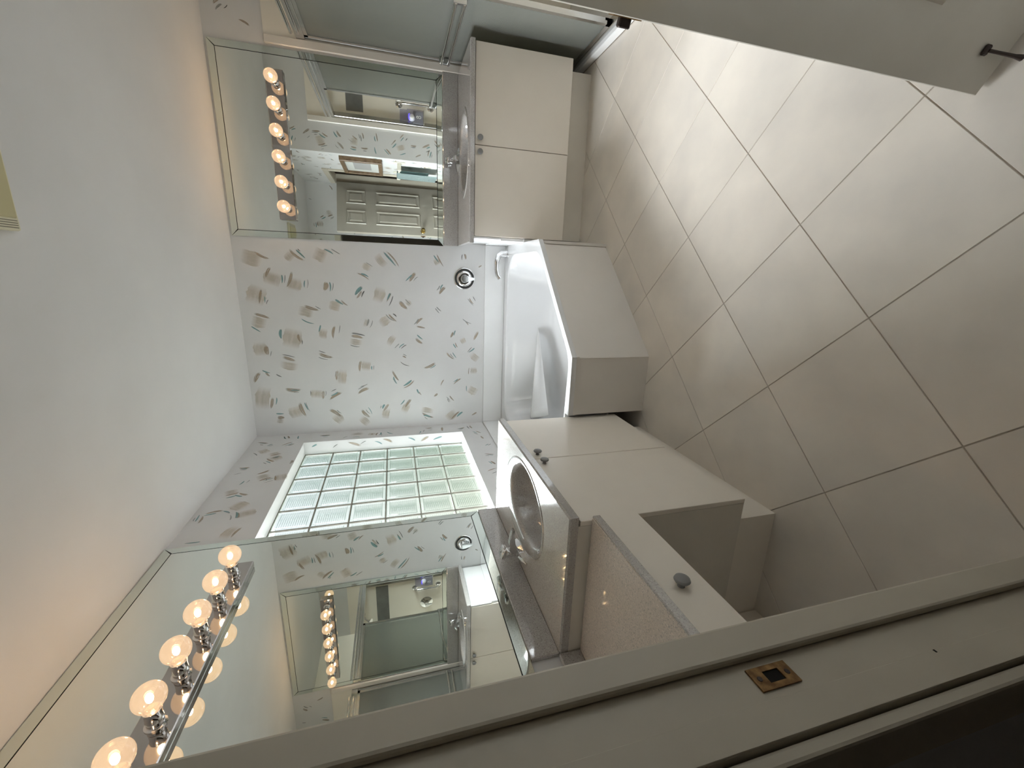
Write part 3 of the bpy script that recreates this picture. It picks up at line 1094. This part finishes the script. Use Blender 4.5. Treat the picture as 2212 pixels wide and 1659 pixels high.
def panel_between(name, p, q, off, th, z0, z1, mat, parent):
    p, q = Vector(p), Vector(q)
    d = (q - p).normalized()
    n = Vector((d.y, -d.x))
    if n.dot(cen - p) < 0:
        n = -n                      # towards the inside
    a_, b_ = p + n * off, q + n * off
    return prism(name, [a_, b_, b_ + n * th, a_ + n * th], z0, z1, mat, parent)


panel_between('apron_panel', (VX - .012, -.829), (.882, -1.462), .010, .018, 0, ZR - .028, 'apron_laminate', tub)
panel_between('apron_panel', (.879, -1.462), (.556, -1.462), .010, .018, 0, ZR - .028, 'apron_laminate', tub)
panel_between('apron_panel', (VX, -.50), (VX, -.835), .006, .018, 0, ZR - .028, 'apron_laminate', tub)
# thin shadow joint strip under the rim
panel_between('apron_strip', (VX - .012, -.829), (.882, -1.462), .004, .006, ZR - .046, ZR - .028, 'apron_laminate', tub)
panel_between('apron_strip', (.884, -1.462), (.556, -1.462), .004, .006, ZR - .046, ZR - .028, 'apron_laminate', tub)
# white wall surround above the rim
struct(box('trim_8', .012, VX, -.012, 0, ZR, .639, 'surround_white', bevel=.003), 'white splash strip on the back wall above the tub')
struct(box('trim_9', 0, .012, -1.416, 0, ZR, .639, 'surround_white', bevel=.003), 'white splash strip under the window above the tub')
en = struct(box('trim_10', VX, VX + .021, -.50, -.012, ZR, .639, 'surround_white', bevel=.003), 'white panel lining the cabinet side beside the tub')
box('end_panel', VX + .008, VX + .021, -.506, -.012, .639, .829, 'surround_white', en, bevel=.002)
box('end_panel', VX + .001, VX + .021, -.506, -.02, 0, ZR, 'surround_white', en, bevel=.002)

# tub spout and valve
spt = thing('tub_spout', 'pale chrome arched tub spout on the tub deck', 'faucet', (1.43, -.075, ZR))
tube('spout_arch', [(1.455, -.070, ZR), (1.452, -.072, .515), (1.435, -.076, .545), (1.39, -.082, .562), (1.33, -.088, .564), (1.285, -.093, .556), (1.262, -.096, .535)],
     [.030, .029, .027, .025, .023, .022, .022], 'chrome', spt, 16, [1, 1, .85, .75, .7, .75, .9])
lathe('spout_base', [(.034, 0), (.034, .008), (.026, .014), (.024, .02)], (1.455, -.070, ZR), (0, 0, 1), 'chrome', spt)
vlv = thing('tub_valve', 'round chrome tub mixer valve on the wallpapered wall', 'valve', (1.249, 0, .808))
es = lathe('escutcheon', [(.086, 0), (.086, .004), (.080, .009), (.064, .010), (.060, .016), (.050, .022), (.040, .022)], (1.249, 0, .808), (0, -1, 0), 'chrome', vlv, 40)
lathe('dark_ring', [(.079, .0095), (.079, .0112), (.064, .0112), (.064, .0095)], (1.249, 0, .808), (0, -1, 0), 'line_black', es, 40)
lathe('valve_hub', [(.034, .02), (.033, .04), (.028, .046), (0, .048)], (1.249, 0, .808), (0, -1, 0), 'satin_aluminium', vlv, 28)
bm = bmesh.new()
hx, hz = 1.249, .808
sec = [(0.022, .028, .026), (-.01, .027, .026), (-.05, .017, .022), (-.078, .008, .014)]
rg = []
for dz, w_, t_ in sec:
    rg.append([bm.verts.new((hx + a_ * w_, -.040 - b_ * t_, hz + dz)) for a_, b_ in ((-1, 0), (1, 0), (.8, 1), (-.8, 1))])
for a_, b_ in zip(rg, rg[1:]):
    for i in range(4):
        j = (i + 1) % 4
        bm.faces.new((a_[i], a_[j], b_[j], b_[i]))
bm.faces.new(rg[0]); bm.faces.new(rg[-1])
bmesh.ops.recalc_face_normals(bm, faces=bm.faces[:])
bmesh.ops.bevel(bm, geom=bm.edges[:], offset=.003, segments=2, affect='EDGES')
from_bm('lever', bm, 'satin_aluminium', vlv, smooth=40)


# ---- counter slab with oval sink
def counter(name, label, x0, x1, y0, y1, z, th, ring_c, ring_ab, bowl_c, bowl_ab, splash, round_r=.006):
    root = thing(name, label, 'countertop', ((x0 + x1) / 2, (y0 + y1) / 2, z - th), 'vanity counters with sinks')
    bm = bmesh.new()
    n = 48
    oc = [(x0, y0), (x1, y0), (x1, y1), (x0, y1)]
    top = [bm.verts.new((x + (round_r if x == x0 else -round_r), y + (round_r if y == y0 else -round_r), z)) for x, y in oc]
    mid = [bm.verts.new((x, y, z - round_r)) for x, y in oc]
    bot = [bm.verts.new((x, y, z - th)) for x, y in oc]
    te = [bm.edges.new((top[i], top[(i + 1) % 4])) for i in range(4)]
    el = [bm.verts.new((ring_c[0] + ring_ab[0] * math.cos(2 * math.pi * i / n), ring_c[1] + ring_ab[1] * math.sin(2 * math.pi * i / n), z)) for i in range(n)]
    ee = [bm.edges.new((el[i], el[(i + 1) % n])) for i in range(n)]
    bmesh.ops.triangle_fill(bm, use_beauty=True, use_dissolve=False, edges=te + ee)
    for a_, b_ in ((top, mid), (mid, bot)):
        for i in range(4):
            j = (i + 1) % 4
            bm.faces.new((a_[i], a_[j], b_[j], b_[i]))
    bmesh.ops.recalc_face_normals(bm, faces=bm.faces[:])
    for f in bm.faces:
        if abs(f.normal.z) > .9 and f.calc_center_median().z > z - .001 and f.normal.z < 0:
            f.normal_flip()
    sl = from_bm('slab', bm, ['counter_stone_lit', 'counter_stone'], root)
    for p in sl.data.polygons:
        p.material_index = 0 if p.normal.z > .9 else 1  # upward faces take the lit copy, sides keep the base stone
    # bowl
    bm = bmesh.new()
    prev = None
    steps = [(ring_c, ring_ab, 1.0, 0.0), (ring_c, ring_ab, .992, .0022), (ring_c, ring_ab, .97, .0032), (ring_c, ring_ab, .93, .0026),
             (bowl_c, bowl_ab, 1.06, .0005), (bowl_c, bowl_ab, 1.0, -.006), (bowl_c, bowl_ab, .965, -.03), (bowl_c, bowl_ab, .90, -.075),
             (bowl_c, bowl_ab, .76, -.115), (bowl_c, bowl_ab, .5, -.135), (bowl_c, bowl_ab, .2, -.142)]
    for c_, ab, s, dz in steps:
        r_ = [bm.verts.new((c_[0] + ab[0] * s * math.cos(2 * math.pi * i / n), c_[1] + ab[1] * s * math.sin(2 * math.pi * i / n), z + dz)) for i in range(n)]
        if prev:
            for i in range(n):
                j = (i + 1) % n
                bm.faces.new((prev[i], prev[j], r_[j], r_[i]))
        prev = r_
    bm.faces.new(prev)
    bmesh.ops.recalc_face_normals(bm, faces=bm.faces[:])
    bowl = from_bm('sink_bowl', bm, 'counter_stone', root, smooth=True)
    lathe('drain', [(0, .004), (.012, .004), (.02, .003), (.024, 0)], (bowl_c[0], bowl_c[1], z - .142), (0, 0, 1), 'chrome', bowl)
    box('backsplash', *splash, 'counter_stone', root, bevel=.003)
    return root


Z1, Z2 = .856, .862
counter('vanity_counter', 'grey speckled counter with oval sink beside the window', 0, .55, -2.378, -1.42, Z1, .032,
        (.318, -1.895), (.198, .272), (.336, -1.925), (.160, .225), (0, .018, -2.378, -1.42, Z1, .961))
counter('vanity_counter', 'grey speckled counter with oval sink under the far mirror', 1.495, 2.672, -.527, 0, Z2, .032,
        (2.09, -.285), (.285, .195), (2.09, -.300), (.228, .158), (1.495, 2.672, -.018, 0, Z2, .973))


# ---- faucets
def faucet(label, origin, ang):
    root = thing('sink_faucet', label, 'faucet', origin, 'faucets at the two sinks')
    M_ = Matrix.Translation(Vector(origin)) @ Matrix.Rotation(ang, 4, 'Z')      # local +x = towards the bowl, y along the wall
    bm = bmesh.new()
    # faceted wing-shaped base running out to two points

    def loft(secs):
        pr = [[bm.verts.new(M_ @ Vector(v)) for v in s_] for s_ in secs]
        n_ = len(pr[0])
        for a_, b_ in zip(pr, pr[1:]):
            for i in range(n_):
                k2 = (i + 1) % n_
                bm.faces.new((a_[i], a_[k2], b_[k2], b_[i]))
        bm.faces.new(pr[0]); bm.faces.new(pr[-1])
        bmesh.ops.recalc_face_normals(bm, faces=bm.faces[:])

    loft([[(-w_, y, 0), (w_ * 1.15, y, 0), (w_ * .75, y, h_ * .8), (0, y, h_), (-w_ * .7, y, h_ * .75)]
          for y, w_, h_ in ((-.092, .003, .004), (-.068, .017, .018), (-.035, .026, .026), (0, .029, .030), (.035, .026, .026), (.068, .017, .018), (.092, .003, .004))])
    from_bm('base', bm, 'chrome', root)
    bm = bmesh.new()
    loft([[(x, -w_, z0), (x, w_, z0), (x, w_ * .8, z1), (x, -w_ * .8, z1)] for x, w_, z0, z1 in
          ((-.012, .020, .012, .046), (.015, .021, .016, .056), (.050, .020, .032, .058), (.085, .0185, .036, .054), (.118, .017, .034, .047))])
    bmesh.ops.bevel(bm, geom=bm.edges[:], offset=.003, segments=2, affect='EDGES')
    from_bm('spout', bm, 'chrome', root, smooth=30)
    p = M_ @ Vector((-.004, 0, .042))
    d = M_.to_3x3() @ Vector((.30, 0, 1))
    st_ = lathe('handle', [(.019, 0), (.018, .010), (.021, .013), (.021, .030), (.018, .034)], p, d, 'chrome', root, 24)
    ax_ = axis_to(p, d)
    bm = bmesh.new()
    add_box(bm, -.025, .025, -.025, .025, .032, .054, .008, 3, ax_)
    cap = from_bm('handle_cap', bm, 'chrome', st_, smooth=40)
    bm = bmesh.new()
    add_lathe(bm, [(.004, .0535), (.004, .0545), (0, .0546)], 10, ax_)
    from_bm('dot', bm, 'dark_metal', st_)
    rod = tube('lift_rod', [M_ @ Vector((-.016, 0, .02)), M_ @ Vector((-.018, 0, .072))], .0028, 'chrome', root, 8)
    lathe('rod_tip', [(.0028, 0), (.006, .002), (.006, .006), (0, .0075)], M_ @ Vector((-.018, 0, .07)), (0, 0, 1), 'chrome', rod, 12)


faucet('chrome single-handle faucet at the sink beside the window', (.082, -1.90, Z1), 0.0)
faucet('chrome single-handle faucet at the sink under the far mirror', (2.09, -.062, Z2), -math.pi / 2)

# ---- vanity cabinets
v2 = thing('vanity_cabinet', 'off-white two-door vanity cabinet between tub and shower', 'cabinet', (2.105, -.25, 0), 'vanity cabinets')
boxes('body', [(1.54, 1.558, -.489, -.012, .179, .829), (2.649, 2.667, -.489, -.012, .179, .829), (1.558, 2.649, -.489, -.012, .179, .197),
              (1.558, 2.649, -.022, -.012, .197, .829), (1.558, 2.649, -.489, -.475, .79, .829)], 'carcass', v2)
for x0, x1, kx in ((1.542, 2.0965, 2.057), (2.1005, 2.668, 2.14)):
    d_ = box('cabinet_door', x0, x1, -.508, -.490, .179, .824, 'laminate', v2, bevel=.0015)
    mushroom((kx, -.508, .792), (0, -1, 0), d_)
box('toe_kick', 1.55, 2.64, -.404, -.02, 0, .179, 'carcass', v2)
v1 = thing('vanity_cabinet', 'off-white two-door vanity cabinet beneath the window-side sink', 'cabinet', (.27, -1.9, 0), 'vanity cabinets')
boxes('body', [(.002, .516, -2.376, -2.358, .164, .823), (.002, .516, -1.442, -1.424, .164, .823), (.002, .516, -2.358, -1.442, .164, .182),
              (.002, .012, -2.358, -1.442, .182, .823), (.502, .516, -2.358, -1.442, .78, .823)], 'carcass', v1)
for y0, y1, ky in ((-1.903, -1.422, -1.862), (-2.378, -1.907, -1.950)):
    d_ = box('cabinet_door', .517, .535, y0, y1, .164, .818, 'laminate', v1, bevel=.0015)
    mushroom((.535, ky, .786), (1, 0, 0), d_)
box('toe_kick', .002, .449, -2.374, -1.43, 0, .164, 'laminate', v1)

# ---- make-up desk
dk = thing('makeup_desk', 'lower dressing desk with speckled top and one drawer beside the vanity', 'desk', (.27, -2.73, 0))
box('desk_top', 0, .545, -3.095, -2.38, .753, .779, 'desk_stone_lit', dk, bevel=.002)  # top painted as lit from above; the edge keeps the base stone
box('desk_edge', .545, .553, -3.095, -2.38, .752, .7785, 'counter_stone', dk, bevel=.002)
box('desk_backsplash', 0, .018, -3.095, -2.38, .779, .858, 'counter_stone', dk, bevel=.002)
box('drawer_case', .03, .522, -3.09, -2.382, .620, .752, 'carcass', dk)
dw = box('drawer', .523, .541, -3.085, -2.381, .613, .749, 'laminate', dk, bevel=.0015)
mushroom((.541, -2.706, .690), (1, 0, 0), dw, s=1.15)
box('end_panel', 0, .52, -3.098, -3.091, 0, .752, 'laminate', dk)
struct(box('baseboard_left', 0, .010, -3.09, -2.378, 0, .085, 'laminate', bevel=.002), 'low baseboard in the knee space under the desk')


# ---- mirrors with mitred bevelled strips
def mirror(label, fn, a0, a1, b0, b1, sw, d):
    """fn maps (a, b, depth off the wall) to the room"""
    root = thing('wall_mirror', label, 'mirror', fn((a0 + a1) / 2, b0, 0), 'wall mirrors above the counters')

    def slab_(name, poly_d, mat, back=.0015):
        bm = bmesh.new()
        fr_ = [bm.verts.new(fn(a_, b_, dd)) for a_, b_, dd in poly_d]
        bk_ = [bm.verts.new(fn(a_, b_, back)) for a_, b_, dd in poly_d]
        bm.faces.new(fr_); bm.faces.new(bk_[::-1])
        for i in range(len(fr_)):
            j = (i + 1) % len(fr_)
            bm.faces.new((fr_[j], fr_[i], bk_[i], bk_[j]))
        bmesh.ops.recalc_face_normals(bm, faces=bm.faces[:])
        return from_bm(name, bm, mat, root)

    g = .004
    slab_('backing', [(a0 + .003, b0 + .003, d - .004), (a1 - .003, b0 + .003, d - .004), (a1 - .003, b1 - .003, d - .004), (a0 + .003, b1 - .003, d - .004)], 'line_black', 0)
    i0, i1, j0, j1 = a0 + sw, a1 - sw, b0 + sw, b1 - sw
    pane = slab_('mirror_pane', [(i0, j0, d), (i1, j0, d), (i1, j1, d), (i0, j1, d)], 'mirror_silver', d - .004)
    e_ = d - .0022
    m_ = .0008
    strips = [[(a0 + m_, b0, e_), (a1 - m_, b0, e_), (i1 - m_, j0 - g, d), (i0 + m_, j0 - g, d)],
              [(a1, b0 + m_, e_), (a1, b1 - m_, e_), (i1 + g, j1 - m_, d), (i1 + g, j0 + m_, d)],
              [(a1 - m_, b1, e_), (a0 + m_, b1, e_), (i0 + m_, j1 + g, d), (i1 - m_, j1 + g, d)],
              [(a0, b1 - m_, e_), (a0, b0 + m_, e_), (i0 - g, j0 + m_, d), (i0 - g, j1 - m_, d)]]
    for q in strips:
        slab_('bevelled_strip', q, 'bevel_silver', d - .006)
    return root


F1 = lambda a, b_, d: Vector((d, a, b_))          # left wall
F2 = lambda a, b_, d: Vector((a, -d, b_))         # back wall
mirror('large frameless mirror on the window wall above the long counter', F1, -3.06, -1.422, .962, 2.436, .046, .012)
mirror('frameless mirror on the back wall between tub and shower', F2, 1.493, 2.656, .974, 2.425, .044, .010)


# ---- bulb bars
def bulb_bar(label, fn, nrm, first, step, a_start, a_end, b_mid, d0):
    root = thing('vanity_light_bar', label, 'light fixture', fn((a_start + a_end) / 2, b_mid - .053, d0), 'bulb bars on the mirrors')
    bm = bmesh.new()
    pts = [fn(a_, b_, d_) for a_ in sorted((a_start, a_end)) for b_ in (b_mid - .053, b_mid + .053) for d_ in (d0, d0 + .028)]
    xs = [p.x for p in pts]; ys_ = [p.y for p in pts]; zs_ = [p.z for p in pts]
    add_box(bm, min(xs), max(xs), min(ys_), max(ys_), min(zs_), max(zs_), .003)
    from_bm('backplate', bm, 'bar_steel', root)
    sock = bulb = fil = None
    for i in range(6):
        loc = fn(first + step * i, b_mid, d0 + .028) - ORIGIN[root.name]
        if sock is None:
            def mk(nm, prof, mat, n):
                bm = bmesh.new()
                add_lathe(bm, prof, n, axis_to((0, 0, 0), nrm))
                me = bpy.data.meshes.new(nm); bm.normal_update(); bm.to_mesh(me); bm.free()
                me.materials.append(MATS[mat])
                me.polygons.foreach_set('use_smooth', [True] * len(me.polygons))
                me.set_sharp_from_angle(angle=math.radians(45))
                return me
            sock = mk('socket', [(.027, 0), (.027, .003), (.0215, .005), (.021, .018), (.0225, .019), (.0215, .021), (.021, .050), (.0225, .052), (.0225, .055), (.0195, .055), (.017, .035), (0, .035)], 'chrome', 28)
            gp = [(.013, .042), (.0145, .054)]
            for q in range(15):
                an = -1.15 + (math.pi / 2 + 1.15) * q / 14
                gp.append((.0405 * math.cos(an) if q < 14 else 0, .098 + .0405 * math.sin(an)))
            bulb = mk('bulb', gp, 'bulb_glass', 32)
            fil = mk('filament', [(0, .080), (.005, .082), (.0085, .088), (.0095, .095), (.0085, .102), (.005, .108), (0, .110)], 'filament', 12)
        for me in (sock, bulb):
            o = bpy.data.objects.new(me.name, me); COL.objects.link(o)
            o.parent = root; o.location = loc
        f_ = bpy.data.objects.new('filament', fil); COL.objects.link(f_); f_.parent = o
    return root


bulb_bar('six-bulb steel light bar on the mirror of the window wall', F1, (1, 0, 0), -1.723, -.1525, -1.640, -2.568, 2.060, .012)
bulb_bar('six-bulb steel light bar on the mirror between tub and shower', F2, (0, -1, 0), 1.688, .1525, 1.612, 2.526, 2.056, .010)

# ---- shower enclosure with sliding obscure glass
se = thing('shower_enclosure', 'aluminium framed sliding shower doors with obscure glass', 'shower door', (XS, -.74, .05))
box('header', XS - .028, XS + .028, YE + .004, -.012, 1.855, 1.91, 'satin_aluminium', se, bevel=.003)
tube('header_rail', [(XS - .034, YE + .05, 1.925), (XS - .034, -.10, 1.925)], .011, 'chrome', se)
tube('header_rail', [(XS - .034, YE + .05, 1.885), (XS - .034, -.10, 1.885)], .009, 'chrome', se)
box('bottom_track', XS - .024, XS + .024, YE + .004, -.012, .05, .078, 'satin_aluminium', se, bevel=.003)
box('side_jamb', XS - .02, XS + .02, -.034, -.009, .078, 1.855, 'satin_aluminium', se, bevel=.003)
box('side_jamb', XS - .02, XS + .02, YE + .009, YE + .034, .078, 1.855, 'satin_aluminium', se, bevel=.003)
for X_, ya, yb, hasbar in ((XS - .014, -.812, -.040, True), (XS + .014, -.785, -.035, False)):
    fr_ = boxes('sliding_panel', [(X_ - .008, X_ + .008, ya, ya + .026, .08, 1.862), (X_ - .008, X_ + .008, yb - .026, yb, .08, 1.862),
                                 (X_ - .008, X_ + .008, ya, yb, .08, .106), (X_ - .008, X_ + .008, ya, yb, 1.832, 1.862)], 'satin_aluminium', se)
    box('glass_pane', X_ - .0025, X_ + .0025, ya + .02, yb - .02, .10, 1.84, 'frosted_glass', fr_)
    if hasbar:
        for z in (.985, .938):
            tube('towel_rail', [(X_ - .042, ya + .03, z), (X_ - .042, yb - .03, z)], .0095, 'chrome', fr_)
        for y in (ya + .035, yb - .035):
            box('rail_bracket', X_ - .046, X_ - .008, y - .009, y + .009, .925, 1.0, 'satin_aluminium', fr_, bevel=.002)
# things in the shower
gb = thing('grab_bar', 'short vertical chrome grab bar inside the shower', 'grab bar', (2.915, YE + .008, .924))
tube('bar', [(2.915, YE + .012, .924), (2.915, YE + .05, .930), (2.915, YE + .062, .965), (2.915, YE + .062, 1.20), (2.915, YE + .05, 1.234), (2.915, YE + .012, 1.24)], .0135, 'chrome', gb, 14)
for z in (.924, 1.24):
    lathe('flange', [(.036, 0), (.036, .005), (.026, .012), (.014, .014)], (2.915, YE + .008, z), (0, 1, 0), 'chrome', gb, 28)
sv = thing('shower_valve', 'round chrome shower mixer valve beside the grab bar', 'valve', (3.183, YE + .008, 1.088))
lathe('escutcheon', [(.085, 0), (.085, .004), (.076, .010), (.045, .016), (.03, .03), (.028, .05), (0, .052)], (3.183, YE + .008, 1.088), (0, 1, 0), 'chrome', sv, 36)
box('lever', 3.172, 3.194, YE + .05, YE + .07, 1.015, 1.105, 'chrome', sv, bevel=.004)
sh_ = thing('wall_shower', 'small chrome shower arm and sprayer high on the tiled end wall', 'shower', (3.196, YE + .008, 1.86))
tube('shower_arm', [(3.196, YE + .008, 1.90), (3.196, YE + .06, 1.905), (3.196, YE + .11, 1.885), (3.196, YE + .14, 1.855)], .0095, 'chrome', sh_)
lathe('spray_face', [(.011, 0), (.014, .012), (.034, .045), (.036, .055), (0, .057)], (3.196, YE + .135, 1.862), (0, .55, -.8), 'chrome', sh_)
sd = thing('soap_shelf', 'small dark shelf with two white soaps inside the shower', 'shelf', (3.44, -1.16, 1.09))
box('shelf_plate', 3.40, 3.492, -1.26, -1.06, 1.10, 1.108, 'dark_metal', sd, bevel=.002)
box('soap', 3.42, 3.47, -1.22, -1.16, 1.108, 1.135, 'soap_white', sd, bevel=.008, seg=3)
box('soap', 3.42, 3.47, -1.14, -1.09, 1.108, 1.130, 'soap_white', sd, bevel=.008, seg=3)

# clear gadget with a blue light and a white 8 at the shower jamb
gd = thing('shower_gadget', 'clear acrylic shower box with blue light and a white figure 8', 'gadget', (2.80, YE + .02, 1.0))
gy = YE + .042
box('case', 2.742, 2.866, gy, gy + .030, 1.005, 1.165, 'acrylic', gd, bevel=.003)
box('clear_cover', 2.752, 2.858, gy, gy + .026, 1.165, 1.235, 'acrylic', gd, bevel=.003)
box('base_bar', 2.738, 2.868, gy - .004, gy + .032, .995, 1.006, 'chrome', gd, bevel=.002)
box('back_board', 2.748, 2.860, gy, gy + .004, 1.006, 1.105, 'gadget_grey', gd)
dm = lathe('dome', [(.034, 0), (.033, .012), (.024, .024), (.010, .029), (0, .030)], (2.797, gy + .006, 1.120), (0, 1, 0), 'print_white', gd, 28)
tube('light_strip', [(2.768, gy + .03, 1.142), (2.785, gy + .03, 1.150), (2.81, gy + .03, 1.150), (2.826, gy + .03, 1.142)], .004, 'blue_glow', dm, 8)
bm = bmesh.new()
for cz, r_ in ((1.041, .0145), (1.063, .012)):
    n_ = 24
    ro = [bm.verts.new((2.80 + r_ * math.cos(2 * math.pi * i / n_), gy + .0318, cz + r_ * math.sin(2 * math.pi * i / n_))) for i in range(n_)]
    ri = [bm.verts.new((2.80 + (r_ - .006) * math.cos(2 * math.pi * i / n_), gy + .0318, cz + (r_ - .006) * math.sin(2 * math.pi * i / n_))) for i in range(n_)]
    for i in range(n_):
        j = (i + 1) % n_
        bm.faces.new((ro[i], ro[j], ri[j], ri[i]))
from_bm('figure_8', bm, 'print_white', gd)

# ---- on the right wall: picture, towel
pf = thing('picture_frame', 'deep brown wooden frame with pale picture on the right wall', 'picture', (XR, -1.87, 1.43))
py0, py1, pz0, pz1 = -2.17, -1.55, 1.43, 1.85
for b_ in ((XR - .045, XR, py0, py1, pz0, pz0 + .04), (XR - .045, XR, py0, py1, pz1 - .04, pz1),
           (XR - .045, XR, py0, py0 + .045, pz0 + .04, pz1 - .04), (XR - .045, XR, py1 - .045, py1, pz0 + .04, pz1 - .04)):
    box('frame_bar', *b_, 'wood_frame', pf, bevel=.003)
box('picture_mat', XR - .018, XR - .002, py0 + .044, py1 - .044, pz0 + .039, pz1 - .039, 'picture_glass', pf)
box('picture_print', XR - .020, XR - .018, -2.02, -1.70, 1.55, 1.73, 'gadget_grey', pf)
tb = thing('towel_bar', 'cream towel bar on the right wall below the picture', 'towel bar', (XR, -1.82, 1.2))
for y in (-1.60, -2.06):
    bm = bmesh.new()
    add_box(bm, XR - .012, XR, y - .03, y + .03, 1.19, 1.31, .004, 2)
    add_box(bm, XR - .085, XR - .012, y - .016, y + .016, 1.235, 1.275, .006, 2)
    from_bm('post', bm, 'cream_plastic', tb)
tube('rail', [(XR - .07, -2.06, 1.255), (XR - .07, -1.60, 1.255)], .011, 'cream_plastic', tb)


def towel(name, label, y0, y1, zt, zf, zb, xo):
    bm = bmesh.new()
    rnd = random.Random(4)
    ny = 16
    prof = [(-.016, zb), (-.0165, zb + .12), (-.0155, zt - .02), (-.010, zt), (0, zt + .006), (.010, zt), (.0155, zt - .02), (.019, (zt + zf) / 2), (.021, zf)]
    grid = []
    for i in range(ny + 1):
        y = y0 + (y1 - y0) * i / ny
        row = []
        for k, (dx, z) in enumerate(prof):
            wv = .006 * math.sin(i * 1.1) * (k / 8) ** 2
            row.append(bm.verts.new((xo - dx - wv, y + .006 * math.sin(k * .8 + i), z)))
        grid.append(row)
    for a_, b_ in zip(grid, grid[1:]):
        for k in range(len(prof) - 1):
            bm.faces.new((a_[k], a_[k + 1], b_[k + 1], b_[k]))
    bmesh.ops.solidify(bm, geom=bm.faces[:], thickness=.006)
    bmesh.ops.recalc_face_normals(bm, faces=bm.faces[:])
    return tag(from_bm(name, bm, 'towel_teal', origin=(xo, (y0 + y1) / 2, zf), smooth=True), label, 'towel')


towel('hand_towel', 'pale teal hand towel folded over the cream bar', -2.00, -1.72, 1.272, .84, .93, XR - .07)

# ---- ceiling vent light at the picture's edge
vt = thing('ceiling_vent', 'cream ceiling fan grille with yellowed light panel', 'ceiling vent', (1.56, -1.92, ZC - .02))
vx0, vx1, vy0, vy1 = 1.371, 1.76, -2.11, -1.797
box('housing', vx0, vx1, vy0, vy1, ZC - .022, ZC, 'vent_cream', vt, bevel=.006, seg=2)
box('light_panel', vx0 + .035, vx1 - .035, vy0 + .012, vy1 - .014, ZC - .028, ZC - .020, 'vent_lens', vt, bevel=.003)
for i in range(4):
    x = vx0 + .008 + i * .0065
    box('slot', x, x + .0022, vy0 + .02, vy1 - .010, ZC - .0226, ZC - .0215, 'slot_dark', vt)
for i in range(4):
    x = vx1 - .010 - i * .0065
    box('slot', x - .0022, x, vy0 + .02, vy1 - .010, ZC - .0226, ZC - .0215, 'slot_dark', vt)
